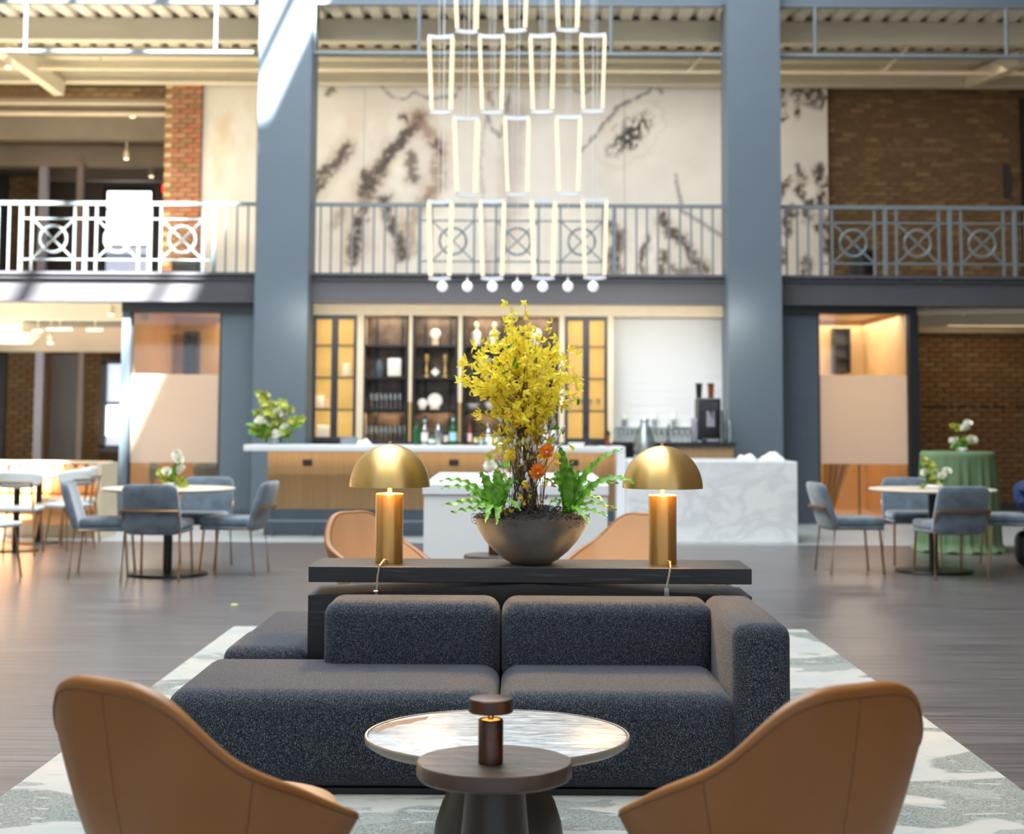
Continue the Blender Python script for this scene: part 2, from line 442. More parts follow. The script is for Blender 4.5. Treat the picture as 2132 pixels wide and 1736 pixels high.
# ================================================================== THE SETTING
YB = 21.1                                   # front of the gallery beam
o = struct(MB().box((-12, -4, -.1), (9.5, 17.65, 0)), 'floor', 'plank_floor')
tf = struct(MB().box((-12, 17.65, -.1), (9.5, 34, -.002)), 'floor', 'tile_floor')
struct(MB().box((-12.2, -4, 0), (-12, 34, 10.2)), 'wall_left', 'cream_paint')
struct(MB().box((9.3, -4, 0), (9.5, 34, 10.2)), 'wall_right', 'mortar')  # unseen side wall, coloured dark to cut bounced light from the right
# unseen hall roof, shaped to keep the sun to one left opening, crossed by bars
mb = MB()
ox0, ox1, oy0, oy1 = -5.4, -1.04, 9.3, 20.7
mb.box((-12, -14, 10.2), (ox0, 21.2, 10.4)).box((ox1, -14, 10.2), (9.3, 21.2, 10.4))
mb.box((ox0, -14, 10.2), (ox1, oy0, 10.4)).box((ox0, oy1, 10.2), (ox1, 21.2, 10.4))
struct(mb, 'ceiling', 'cream_paint')
mb = MB()
for x_, wd in ((-1.62, .10), (-3.45, .2), (-4.6, .1)): mb.box((x_, oy0, 10.15), (x_ + wd, oy1, 10.28))
mb.box((ox0, 16.6, 10.1), (ox1, 16.8, 10.25))
struct(mb, 'trim_1', 'rail_grey')
zU = ZZ(9, 21.0)
struct(MB().box((-12, -4, 3.45), (9.3, 1.5, 3.75)), 'ceiling', 'cream_paint')  # unseen slab over the camera, added to cut the front light
struct(MB().box((-12, 20.95, zU), (9.3, 21.1, 10.2)), 'wall_back', 'wall_grey')
struct(MB().box((-12, 33.2, 0), (9.3, 33.4, 7)), 'wall_back', 'mortar_dark')

# ---- columns
def column(px0, px1, label):
    x0, x1 = XX(px0, 20.75, 600), XX(px1, 20.75, 600)
    t = thing('column', label, 'column', ((x0 + x1) / 2, 21.1, 0)); t['kind'] = 'structure'
    MB().box((x0, 20.75, .0), (x1, 21.45, 10.2)).build('shaft', 'wall_grey', t, 0)
    MB().box((x0 - .012, 20.735, 0), (x1 + .012, 21.46, .16)).build('plinth', 'wall_dark_grey', t, 0)
column(530, 641, 'square blue-grey column left of the bar, sunlit at its top')
column(1517, 1628, 'square blue-grey column right of the bar, evenly shaded')

# ---- gallery beam, slab and soffits
zb0, zb1 = ZZ(632, YB), ZZ(571, YB)
t = setting('trim_2', (0, YB, zb0)); 
MB().box((-12, YB + .03, zb0), (9.3, YB + .30, zb1)).build('beam_web', 'beam_grey', t, 0)
MB().box((-12, YB - .05, zb1 - .035), (9.3, YB + .30, zb1 + .005)).build('beam_flange', 'beam_grey', t, 0)
MB().box((-12, YB - .03, zb0), (9.3, YB + .03, zb0 + .03)).build('beam_flange', 'beam_grey', t, 0)
MB().box((-12, YB - .02, zb1 - .085), (9.3, YB + .04, zb1 - .065)).build('beam_flange', 'beam_grey', t, 0)
g = MB().cyl((0, 0, 0), (0, -.012, 0), .011, .008, 8).build('rivet', 'rail_grey', t, 35, local=True)
g.location = (XX(1640, YB), .0, zb1 - zb0 - .05)
for k in range(1, 12):
    c = g.copy(); C.objects.link(c); c.location.x = XX(1640 + 46 * k, YB)
struct(MB().box((-12, YB + .3, zb0 + .12), (9.3, 24.4, zb1 - .02)), 'floor', 'cream_paint')
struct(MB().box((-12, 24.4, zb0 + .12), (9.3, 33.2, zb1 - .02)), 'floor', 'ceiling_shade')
# downstand beams of the gallery soffit
for i, (x0, x1, y0, y1, z0, z1, mm) in enumerate((
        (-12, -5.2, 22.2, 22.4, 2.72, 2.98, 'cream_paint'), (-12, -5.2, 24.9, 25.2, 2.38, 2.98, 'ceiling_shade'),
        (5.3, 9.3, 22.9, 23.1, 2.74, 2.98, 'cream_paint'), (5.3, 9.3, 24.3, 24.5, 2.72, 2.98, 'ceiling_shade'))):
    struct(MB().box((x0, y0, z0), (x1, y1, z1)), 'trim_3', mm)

# ---- upper deck and its beams
zD = ZZ(41, 21.82)
mb = MB()
bm = mb.bm; per = .268; x = -12.0; prof = []
while x < 9.3:
    prof += [(x, 0), (x + .15, 0), (x + .175, .07), (x + .245, .07)]; x += per
a = [bm.verts.new((p[0], 21.1, zD + p[1])) for p in prof]; b = [bm.verts.new((p[0], 33.2, zD + p[1])) for p in prof]
for i in range(len(a) - 1): bm.faces.new((a[i], a[i + 1], b[i + 1], b[i]))
dk = struct(mb, 'ceiling', 'deck_paint')
for yb, zb in ((21.82, ZZ(85, 21.82)), (23.55, ZZ(121, 23.55)), (24.12, ZZ(173, 24.12))):
    t = setting('trim_4', (0, yb, zb))
    MB().box((-12, yb, zb), (9.3, yb + .16, zD)).build('beam_web', 'cream_paint', t, 0)
    MB().box((-12, yb - .03, zb - .02), (9.3, yb + .19, zb + .01)).build('beam_flange', 'cream_paint', t, 0)
    MB().box((-12, yb + .12, zD - .03), (9.3, yb + .15, zD + .068)).build('closure', 'ceiling_shade', t, 0)
# a cross brace on the left and pipes
t = thing('sprinkler_pipe', 'long cream sprinkler pipe under the upper deck, in front of the mural', 'pipe', (0, 23.3, 6.4))
zp = ZZ(147, 23.3)
MB().cyl((-11.9, 23.3, zp), (9.2, 23.3, zp), .035, n=10).build('pipe', 'cream_wood', t)
for px in (190, 835, 1440, 1845): MB().cyl((XX(px, 23.3), 23.3, zp), (XX(px, 23.3), 23.3, zD), .012, n=6).build('hanger', 'cream_wood', t)
for (p, q, lab) in (((0, 95), (125, 185), 'cream diagonal beam under the upper deck at far left'), ((2132, 120), (2020, 170), 'cream diagonal beam under the upper deck at far right')):
    A, B_ = P(*p, 22.4), P(*q, 24.1); 
    t = solo(MB().bar(A, B_, .16, .22), 'diagonal_beam', 'cream_paint', lab, 'beam', (A + B_) / 2, smooth=0)
A, B_ = P(1432, 150, 23.3), P(1485, 92, 22.7)
solo(MB().cyl(A, B_, .022, n=8), 'branch_pipe', 'cream_wood', 'short slanting cream pipe right of the pendant lights', 'pipe', A)
A, B_ = P(1840, 147, 23.3), P(1895, 95, 22.8)
solo(MB().cyl(A, B_, .022, n=8), 'branch_pipe', 'cream_wood', 'short slanting cream pipe right of the right column', 'pipe', A)

# ---- tubular rail frame between the columns at the deck edge
def rail_frame(px0, px1, posts, label):
    Y = 20.98; z0, z1 = ZZ(113, Y), ZZ(10, Y)
    t = thing('pipe_frame', label, 'frame', (XX((px0 + px1) / 2, Y), Y, z0))
    xa, xb = XX(px0, Y, 60), XX(px1, Y, 60)
    MB().cyl((xa, Y, z0), (xb, Y, z0), .032, n=12).build('rail', 'rail_grey', t)
    MB().cyl((xa, Y, z1), (xb, Y, z1), .03, n=12).build('rail', 'rail_grey', t)
    for p in posts: MB().cyl((XX(p, Y, 60), Y, z0), (XX(p, Y, 60), Y, z1), .026, n=10).build('upright', 'rail_grey', t)
rail_frame(-60, 531, (53, 449), 'grey tubular frame under the deck edge, left of the left column')
rail_frame(652, 1503, (654, 873, 1272), 'grey tubular frame under the deck edge, between the two columns')
rail_frame(1613, 2200, (1697, 2095), 'grey tubular frame under the deck edge, right of the right column')

# ---- gallery railings
def railing(px0, px1, posts, balus, motifs, label):
    Y = YB + .02; zt, zbm = ZZ(428, Y), zb1; zi1, zi0 = ZZ(460, Y), ZZ(545, Y)
    t = thing('gallery_railing', label, 'railing', ((XX(px0, Y) + XX(px1, Y)) / 2, Y, zb1))
    xa, xb = XX(px0, Y, 500), XX(px1, Y, 500)
    MB().bar((xa, Y, zt), (xb, Y, zt), .055, .05).build('handrail', 'rail_grey', t, 0)
    X_ = lambda p: XX(p, Y, 500)
    for p in posts: MB().bar((X_(p), Y, zbm), (X_(p), Y, zt), .048, .048).build('post', 'rail_grey', t, 0)
    for p in balus: MB().bar((X_(p), Y, zbm), (X_(p), Y, zt), .024, .024).build('baluster', 'rail_grey', t, 0)
    for p in motifs:
        xc = X_(p); h = .285; zc = (zi0 + zi1) / 2; hz = (zi1 - zi0) / 2
        for s in (-1, 1):
            MB().bar((xc + s * h, Y, zbm), (xc + s * h, Y, zt), .028, .028).build('baluster', 'rail_grey', t, 0)
            MB().bar((xc - h, Y, zc - s * hz), (xc + h, Y, zc + s * hz), .03, .02 ).build('diagonal_bar', 'rail_grey', t, 0)
            MB().bar((xc - .428, Y, zc + s * hz), (xc + .428, Y, zc + s * hz), .03, .022).build('cross_rail', 'rail_grey', t, 0)
        MB().tube([(xc + .178 * math.cos(a * math.pi / 16), Y, zc + .178 * math.sin(a * math.pi / 16)) for a in range(32)], .019, 6, True).build('ring', 'rail_grey', t)
railing(-60, 531, (-92, 43.5, 177.5, 312, 446), (-70, -48, -26, -4, 18, 470, 493, 516), (110.5, 244.5, 379), 'gallery railing left of the left column, sunlit to near white')
railing(645, 1512, (874, 1279), (667, 689, 711, 733, 756, 778, 801, 824, 848, 1302, 1325, 1347, 1370, 1393, 1416, 1439, 1461, 1484), (943, 1077, 1211), 'grey gallery railing between the two columns, before the mural')
railing(1626, 2220, (1709, 1843, 1977.5, 2112), (1638, 1660, 1683), (1776.5, 1910.5, 2045, 2180), 'grey gallery railing right of the right column, before the brick wall')

# ---- bricks
def brick_mesh(L, H, m, seed):
    rnd = random.Random(seed); t = bmesh.new(); bmesh.ops.create_cube(t, size=1)
    for v in t.verts: v.co = Vector((v.co.x * L + rnd.uniform(-.003, .003), v.co.y * .05, v.co.z * H + rnd.uniform(-.002, .002)))
    me = bpy.data.meshes.new('brick'); t.to_mesh(me); t.free(); me.materials.append(M[m]); return me
BM = {}
def bricks(parent, x0, x1, z0, z1, Y, pal, L=.215, H=.065, maxparts=300, seed=1, edge=None):
    rnd = random.Random(seed); g = .012; items = []; loc = root_mat(parent).translation
    nrow = int(round((z1 - z0) / (H + g)))
    for r in range(nrow):
        z = z0 + (r + .5) * (H + g); x = x0
        segs = []
        if r % 2: segs.append((x, min(L / 2 - g / 2, x1 - x0))); x += L / 2 + g / 2
        while x < x1 - .03:
            w_ = min(L, x1 - x); segs.append((x, w_)); x += L + g
        for k, (xs, w_) in enumerate(segs):
            wq = L if w_ > L * .8 else (L / 2 if w_ > L * .35 else L * .22)
            wq = min(wq, w_) if w_ < L * .22 else wq
            mm = rnd.choice(pal)
            if edge and r % 2 and k == 0: mm = edge
            items.append((xs + w_ / 2, z, w_ if abs(w_ - wq) > .03 else wq, mm))
    stuff = MB(); sm = pal[0]
    for i, (xc, zc, w_, mm) in enumerate(items):
        w_ = round(w_, 2)
        if i < maxparts:
            k = (w_, H, mm, rnd.randint(0, 1))
            if k not in BM: BM[k] = brick_mesh(w_, H, mm, hash(k[1:2]) % 97 + k[3])
            o = bpy.data.objects.new('brick', BM[k]); C.objects.link(o); o.parent = parent
            o.location = Vector((xc, Y + .02 - rnd.uniform(0, .008), zc)) - loc
        else:
            d = rnd.uniform(0, .01)
            stuff.box((xc - w_ / 2, Y - d, zc - H / 2), (xc + w_ / 2, Y + .03, zc + H / 2))
    if len(items) > maxparts:
        # three joined lots so that the courses keep their mixed colours
        lots = {}
        for xc, zc, w_, mm in items[maxparts:]: lots.setdefault(mm, []).append((xc, zc, w_))
        stuff.bm.free()
        for mm, lst in lots.items():
            q = MB()
            for xc, zc, w_ in lst:
                d = rnd.uniform(-.004, .006); q.box((xc - w_ / 2, Y - d, zc - H / 2), (xc + w_ / 2, Y + .03, zc + H / 2))
            o = q.build('brickwork', mm, parent, 0); o['kind'] = 'stuff'
    else: stuff.bm.free()

# upper wall behind the mural (right of the opening) and its brick face
wb = struct(MB().box((XX(418, 24.5), 24.53, zb1), (9.3, 24.75, zD)), 'wall_back', 'mortar')
bricks(wb, XX(1712, 24.5, 400), 7.95, 3.55, 6.72, 24.53, ('brick_a', 'brick_b', 'brick_a', 'brick_d', 'brick_b'), maxparts=300, seed=3)
bricks(wb, XX(418, 24.5, 200), XX(520, 24.5, 200), ZZ(178, 24.5), ZZ(150, 24.5) + .05, 24.53, ('brick_a', 'brick_d'), seed=4)
# brick pier and lintel of the upper left opening
yp = 24.3
px0_, px1_ = XX(343, yp, 300), XX(419, yp, 300)
pier = struct(MB().box((px0_ + .01, yp + .03, zb1), (px1_, 24.53, ZZ(176, yp))), 'wall_back', 'mortar')
bricks(pier, px0_, px1_, zb1, ZZ(176, yp), yp + .02, ('pier_brick_a', 'pier_brick_b', 'brick_red', 'pier_brick_a'), seed=5, edge='brick_pale')
lint = struct(MB().box((-12, yp + .06, ZZ(205, yp)), (px0_, 24.53, ZZ(176, yp))), 'wall_back', 'mortar')
bricks(lint, -7.6, px0_ - .02, ZZ(205, yp), ZZ(180, yp), yp + .05, ('brick_d', 'brick_a', 'brick_b'), seed=6)

# room beyond the upper opening
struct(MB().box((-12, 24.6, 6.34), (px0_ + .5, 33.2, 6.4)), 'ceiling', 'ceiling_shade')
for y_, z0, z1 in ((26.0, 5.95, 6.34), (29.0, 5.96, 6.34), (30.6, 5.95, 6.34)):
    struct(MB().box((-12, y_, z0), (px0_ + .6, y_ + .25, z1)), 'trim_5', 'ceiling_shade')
struct(MB().box((px0_ + .45, 24.6, zb1), (px0_ + .6, 33.2, 6.34)), 'wall_right', 'mortar')
wl = struct(MB().box((-12, 30.2, zb1), (XX(84, 30.2, 400), 30.5, 5.96)), 'wall_left', 'mortar')
bricks(wl, XX(14, 30.2, 400), XX(84, 30.2, 400), 4.1, 5.96, 30.2, ('brick_b', 'brick_a', 'brick_d'), seed=8)
for y_, py, r_ in ((24.95, 217, .045), (25.3, 241, .045)):
    solo(MB().cyl((-11.9, y_, ZZ(py, y_)), (px0_ + .4, y_, ZZ(py, y_)), r_, n=10), 'ceiling_pipe', 'cream_wood',
         'thick cream pipe across the upper left opening, ' + ('upper of two' if py < 230 else 'lower of two'), 'pipe', (-7, y_, ZZ(py, y_)))
def post(px, Y, w_, z0, z1, m, lab):
    x_ = XX(px, Y, 400 if z0 > 2 else 850)
    solo(MB().box((x_ - w_ / 2, Y, z0), (x_ + w_ / 2, Y + w_, z1)), 'steel_post', m, lab, 'post', (x_, Y, z0), smooth=0)
post(89, 29, .15, zb1, 5.96, 'post_grey', 'pale steel post in the upper room, left of the bright window')
post(166, 28.6, .12, zb1, 5.96, 'post_brown', 'brown steel post in the upper room, nearest the bright window')
struct(MB().box((XX(0, 29.9, 450) - 1, 29.9, zb1), (XX(12, 29.9, 450), 30, 5.93)), 'door_1', 'black_metal')
# bright window of the upper room
yw = 32.0
t = setting('window_1', (XX(268, yw, 480), yw, 4))
x0, x1 = XX(222, yw, 480), XX(314, yw, 480); zt = ZZ(403, yw); zm = ZZ(441, yw); zl = ZZ(516, yw); z0 = ZZ(600, yw)
MB().box((x0, yw, zm + .02), (x1, yw + .02, zt)).build('pane', 'daylight', t, 0)
MB().box((x0, yw, zl), (x1, yw + .02, zm - .02)).build('pane', 'daylight', t, 0)
MB().box((x0, yw, z0), (x1, yw + .02, zl - .02)).build('pane', 'daylight_soft', t, 0)
for z_ in (zm, zl, ZZ(537, yw)): MB().box((x0, yw - .03, z_ - .02), (x1, yw, z_ + .02)).build('glazing_bar', 'charcoal_metal', t, 0)
MB().box((x0 - .08, yw - .04, z0), (x0, yw + .02, zt)).box((x1, yw - .04, z0), (x1 + .06, yw + .02, zt)).box((x0 - .08, yw - .04, zt), (x1 + .06, yw + .02, zt + .09)).build('window_frame', 'charcoal_metal', t, 0)
struct(MB().box((-12, yw + .03, zb1), (px0_ + .5, yw + .2, 6.3)), 'wall_back', 'post_brown')
ex_ = P(341, 392, 25.6); t = thing('exit_sign', 'small glowing red sign beside the brick pier upstairs', 'sign', ex_)
MB().box((ex_.x, 25.62, ex_.z + .0), (px0_ + .46, 25.65, ex_.z + .03)).build('bracket', 'charcoal_metal', t, 0)
MB().box(ex_ + Vector((-.03, 0, -.06)), ex_ + Vector((.04, .05, .06))).build('lamp_face', 'exit_red', t, 0)

# lower left: back wall, posts, door, window
yl = 27.0
wl2 = struct(MB().box((-12, yl + .03, 0), (-5.0, yl + .25, 2.98)), 'wall_back', 'mortar_dark')
for i, (a_, b_) in enumerate(((13, 72), (168, 210))):
    bricks(wl2, XX(a_, yl), XX(b_, yl), .0, 2.5, yl + .01, ('brick_c', 'brick_b', 'brick_a', 'brick_b'), seed=11 + i, maxparts=150)
bricks(wl2, XX(88, yl), XX(106, yl), .0, 2.5, yl + .01, ('brick_c', 'brick_b'), seed=15, maxparts=80)
struct(MB().box((XX(106, yl), yl - .04, 0), (XX(160, yl), yl + .02, 2.42)), 'door_2', 'door_grey')
struct(MB().box((XX(-30, yl), yl - .04, 0), (XX(11, yl), yl + .02, 2.42)), 'door_3', 'black_metal')
post(79, 26.4, .14, 0, 2.9, 'post_grey', 'pale steel post behind the booth seat, left of the dark door')
post(166, 26.4, .10, 0, 2.9, 'post_brown', 'slim brownish steel post behind the booth seat, right of the dark door')
t = setting('window_2', (XX(236, 26.6), 26.6, 1))
x0, x1 = XX(216, 26.6), XX(262, 26.6)
MB().box((x0 - .06, 26.6, ZZ(938, 26.6)), (x0 + .02, 26.72, ZZ(757, 26.6))).box((x0 - .06, 26.6, ZZ(945, 26.6)), (x1, 26.72, ZZ(932, 26.6))).box((x0 - .06, 26.6, ZZ(762, 26.6)), (x1, 26.72, ZZ(755, 26.6))).build('window_frame', 'charcoal_metal', t, 0)
MB().box((x0 + .02, 26.7, ZZ(845, 26.6)), (x1, 26.72, ZZ(762, 26.6))).build('pane', 'daylight_soft', t, 0)
MB().box((x0 + .02, 26.7, ZZ(912, 26.6)), (x1, 26.72, ZZ(845, 26.6))).build('pane', 'daylight', t, 0)
MB().box((x0 + .02, 26.7, ZZ(932, 26.6)), (x1, 26.72, ZZ(912, 26.6))).build('pane', 'daylight_soft', t, 0)
MB().box((x0 + .02, 26.66, ZZ(848, 26.6)), (x1, 26.7, ZZ(842, 26.6))).build('glazing_bar', 'charcoal_metal', t, 0)
# duct and small services under the left gallery
t = thing('air_duct', 'cream boxed air duct end under the gallery at far left', 'duct', P(20, 700, 22.9))
a_, b_ = P(-60, 712, 22.9), P(60, 672, 22.9)
MB().poly([(a_.x, 22.6, a_.z), (b_.x - .13, 22.6, a_.z), (b_.x, 22.6, a_.z + .14), (b_.x, 22.6, b_.z), (a_.x, 22.6, b_.z)], .9).build('duct_body', 'duct', t, 0)
MB().box((a_.x, 22.56, b_.z - .02), (b_.x + .03, 22.6, b_.z + .02)).build('duct_flange', 'cream_wood', t, 0)
for (a_, b_, lab) in (((68, 684), (90, 690), 'short white pipe stub beside the air duct'), ((97, 681), (152, 686), 'white ceiling pipe between the duct and the glass booth'), ((180, 682), (216, 688), 'white ceiling pipe nearest the glass booth')):
    q0, q1 = P(a_[0], (a_[1] + b_[1]) / 2, 22.9), P(b_[0], (a_[1] + b_[1]) / 2, 22.9)
    qm = (q0 + q1) / 2; solo(MB().cyl(q0, q1, .032, n=10).cyl(qm, (qm.x, qm.y, zb0 + .13), .008, n=6), 'service_pipe', 'duct', lab, 'pipe', q0)
A = P(1908, 649, 22.3); B_ = P(2200, 644, 22.3)
t = thing('service_pipe', 'white ceiling pipe above the brick wall at right', 'pipe', A)
MB().cyl(A, B_, .045, n=12).build('pipe', 'duct', t)
for hx in (A.x + .3, A.x + 1.4): MB().cyl((hx, A.y, A.z), (hx, A.y, zb0 + .13), .01, n=6).build('hanger', 'duct', t)
for px in (1927, 2004): q = P(px, 648, 22.3); MB().cyl(q - Vector((.03, 0, 0)), q + Vector((.03, 0, 0)), .062, n=12).build('coupling', 'duct', t)

# lower right brick wall with faded painted lettering
yr = 24.5
wr = struct(MB().box((XX(1890, yr), yr + .03, 0), (9.3, yr + .25, 2.8)), 'wall_back', 'mortar_dark')
bricks(wr, XX(1905, yr), 7.95, .12, 2.78, yr + .01, ('brick_c', 'brick_b', 'brick_b', 'brick_c', 'brick_a'), seed=21, maxparts=300)
wr2 = wr
rnd = random.Random(4)
q = MB()
for a_, b_ in ((1923, 1973), (1977, 1987), (1993, 2011), (2019, 2034), (2041, 2061), (2069, 2094), (2115, 2136)):
    x = a_
    while x < b_ - 2:
        w1 = rnd.uniform(2.2, 4.2); q.box(P(x, 850.5 - rnd.uniform(0, 1.5), yr - .006), P(min(x + w1, b_), 842 + rnd.uniform(0, 3), yr - .004) + Vector((0, .003, 0))); x += w1 + rnd.uniform(.8, 1.6)
q.build('painted_lettering', 'paint_faded', wr, 0)
struct(MB().box((5.0, yr, 0), (9.3, yr + .04, .12)), 'baseboard_back', 'charcoal_metal')

# ---- glass-fronted booths under the gallery
def booth(side, x_hd0, x_hd1, x_pn0, x_pn1, gx0, gx1, post0, post1, fy0, fy1, floorm, n_):
    Y = 21.32; zh0, zh1 = ZZ(655 if side < 0 else 650, Y), ZZ(632 if side < 0 else 625, Y)
    X_ = lambda p: XX(p, Y, 850)
    t = setting('wall_' + ('left' if side < 0 else 'right'), (X_((gx0 + gx1) / 2), Y, 0))
    MB().box((X_(x_hd0), Y - .1, zh0), (X_(x_hd1), Y + .15, zh1)).build('header', 'charcoal_metal' if side < 0 else 'black_metal', t, 0)
    MB().box((X_(x_pn0), Y - .02, 0), (X_(x_pn1), Y + .12, zh0)).build('wall_panel', 'wall_grey' if side < 0 else 'wall_dark_grey', t, 0)
    MB().box((X_(x_pn0) , Y - .035, 0), (X_(x_pn1), Y - .02, .14)).build('skirting', 'wall_dark_grey', t, 0)
    MB().box((X_(post0), Y - .08, 0), (X_(post1), Y + .1, zh0)).build('frame_post', 'wall_dark_grey' if side < 0 else 'black_metal', t, 0)
    MB().box((X_(gx0) - .02, Y, .0), (X_(gx0) + .03, Y + .05, zh0)).build('glazing_bar', 'charcoal_metal', t, 0)
    MB().box((X_(gx1) - .03, Y, .0), (X_(gx1) + .02, Y + .05, zh0)).build('glazing_bar', 'charcoal_metal', t, 0)
    MB().box((X_(gx0), Y, .0), (X_(gx1), Y + .05, .05)).build('glazing_bar', 'charcoal_metal', t, 0)
    zf0, zf1 = ZZ(fy1, Y), ZZ(fy0, Y)
    MB().box((X_(gx0) + .03, Y + .02, .05), (X_(gx1) - .03, Y + .03, zf0)).build('pane', 'glass', t, 0)
    MB().box((X_(gx0) + .03, Y + .02, zf1), (X_(gx1) - .03, Y + .03, zh0)).build('pane', 'glass', t, 0)
    MB().box((X_(gx0) + .03, Y + .015, zf0), (X_(gx1) - .03, Y + .03, zf1)).build('frosted_pane', 'frosted', t, 0)
    # the room behind
    xa, xb = X_(min(x_hd0, x_pn0)), X_(max(x_hd1, x_pn1))
    r_ = setting('wall_back', ((xa + xb) / 2, 24.4, 0))
    MB().box((xa, 24.35, 0), (xb, 24.42, 2.95)).build('back_panel', 'warm_wall', r_, 0)
    MB().box((xa, Y + .15, 0), (xa + .05, 24.35, 2.95)).build('side_panel', 'warm_wall', r_, 0)
    MB().box((xb - .05, Y + .15, 0), (xb, 24.35, 2.95)).build('side_panel', 'warm_wall', r_, 0)
    MB().box((xa, Y + .15, 2.9), (xb, 24.35, 2.96)).build('ceiling_panel', 'cream_wood', r_, 0)
    MB().box((xa + .05, Y + .12, 0), (xb - .05, 24.35, .012)).build('floor_panel', floorm, r_, 0)
booth(-1, 252, 531, 459, 531, 268, 459, 253, 270, 783, 967, 'warm_floor', 4)
booth(1, 1628, 1909, 1628, 1703, 1703, 1894, 1892, 1912, 777, 962, 'warm_floor', 5)
# inside the left one
def shelf_frame(px0, px1, py0, py1, Y, lab, m='black_metal'):
    a_, b_ = P(px0, py1, Y), P(px1, py0, Y)
    t = thing('wall_shelf', lab, 'shelf', ((a_.x + b_.x) / 2, Y, a_.z))
    w_ = .03
    MB().box((a_.x, Y, a_.z), (a_.x + w_, Y + .2, b_.z)).build('side_panel', m, t, 0)
    MB().box((b_.x - w_, Y, a_.z), (b_.x, Y + .2, b_.z)).build('side_panel', m, t, 0)
    for k in range(4):
        z_ = a_.z + (b_.z - a_.z - w_) * k / 3
        MB().box((a_.x, Y, z_), (b_.x, Y + .2, z_ + w_)).build('shelf_board', m, t, 0)
    MB().box((a_.x, Y + .18, a_.z), (b_.x, Y + .2, b_.z)).build('back_board', 'door_grey', t, 0)
shelf_frame(381, 412, 690, 782, 24.1, 'tall black wall shelf seen through the glass left of the bar')
shelf_frame(1736, 1771, 683, 776, 24.1, 'tall black wall shelf seen through the glass right of the bar')
for px, w_, lab in ((321, .11, 'dark slim mullion post inside the left glass booth'), (1856, .13, 'black slim post inside the right glass booth')):
    p = P(px, 800, 23.4); solo(MB().box((p.x - w_ / 2, 23.4, 0), (p.x + w_ / 2, 23.5, 2.9)), 'steel_post', 'charcoal_metal', lab, 'post', (p.x, 23.4, 0), smooth=0)
# drape and low window slit in the right booth
p = P(1706, 1000, 22.4)
q = MB()
def dr(u, v):
    z = 1.9 * (1 - v); wdt = .24 + .16 * math.sin(min(1, max(0, (z - .5) / 1.4)) * math.pi / 2) 
    if z < .9: wdt = .12 + .30 * (z / .9)
    return Vector((p.x + .05 + wdt * u + .02, 22.5 + .035 * math.sin(u * 26), z * .985 + .02))
q.grid(dr, 30, 16); o = solo(q, 'tied_curtain', 'drape', 'pale curtain gathered at the left of the right glass booth', 'curtain', (p.x, 22.5, 0))
md = o.modifiers.new('solid', 'SOLIDIFY'); md.thickness = .01
rod = MB().cyl((XX(1640, 22.5), 22.5, 1.895), (p.x + .6, 22.5, 1.895), .012, n=10).cyl((p.x + .58, 22.5, 1.895), (p.x + .58, 22.5, .012), .012, n=10).build('curtain_rod', 'bronze', o)
p = P(1815, 995, 24.3); solo(MB().box((p.x - .05, 24.31, .28), (p.x + .05, 24.345, .62)), 'wall_heater', 'black_metal', 'small black slot vent on the warm wall of the right booth', 'vent', (p.x, 24.31, .28), smooth=0)
for px, lab in ((300, 'round grey vase on the floor of the left glass booth, left one'), (432, 'round grey vase in the left glass booth, right one')):
    p = P(px, 990, 23); q = MB().lathe([(0, 0), (.12, 0), (.2, .16), (.22, .3), (.15, .42), (.12, .44), (.13, .46), (.11, .44), (0, .4)], (p.x, 23, .35), 24)
    q2 = q
    t = thing('vase', lab, 'vase', (p.x, 23, .013)); q.build('vase_body', 'velvet', t)
    MB().cyl((p.x, 23, .013), (p.x, 23, .36), .14, .1, 20).build('stand', 'black_metal', t)

# ---- the mural, a printed panel in sections
def vnoise(x, y, seed):
    rs = np.random.RandomState(seed); g = rs.rand(64, 64)
    xi = np.floor(x).astype(int); yi = np.floor(y).astype(int); fx = x - xi; fy = y - yi
    fx = fx * fx * (3 - 2 * fx); fy = fy * fy * (3 - 2 * fy)
    A = g[yi % 64, xi % 64]; B = g[yi % 64, (xi + 1) % 64]; C_ = g[(yi + 1) % 64, xi % 64]; D = g[(yi + 1) % 64, (xi + 1) % 64]
    return (A * (1 - fx) + B * fx) * (1 - fy) + (C_ * (1 - fx) + D * fx) * fy
def fbm(x, y, s, seed, o=4):
    v = 0; a = .5
    for k in range(o): v = v + a * vnoise(x * s * 2 ** k, y * s * 2 ** k, seed + k); a *= .5
    return v
def seg_d(X, Y, pts):
    d = np.full(X.shape, 1e9)
    for (x0, y0), (x1, y1) in zip(pts, pts[1:]):
        dx, dy = x1 - x0, y1 - y0; t = np.clip(((X - x0) * dx + (Y - y0) * dy) / (dx * dx + dy * dy), 0, 1)
        d = np.minimum(d, np.hypot(X - x0 - t * dx, Y - y0 - t * dy))
    return d
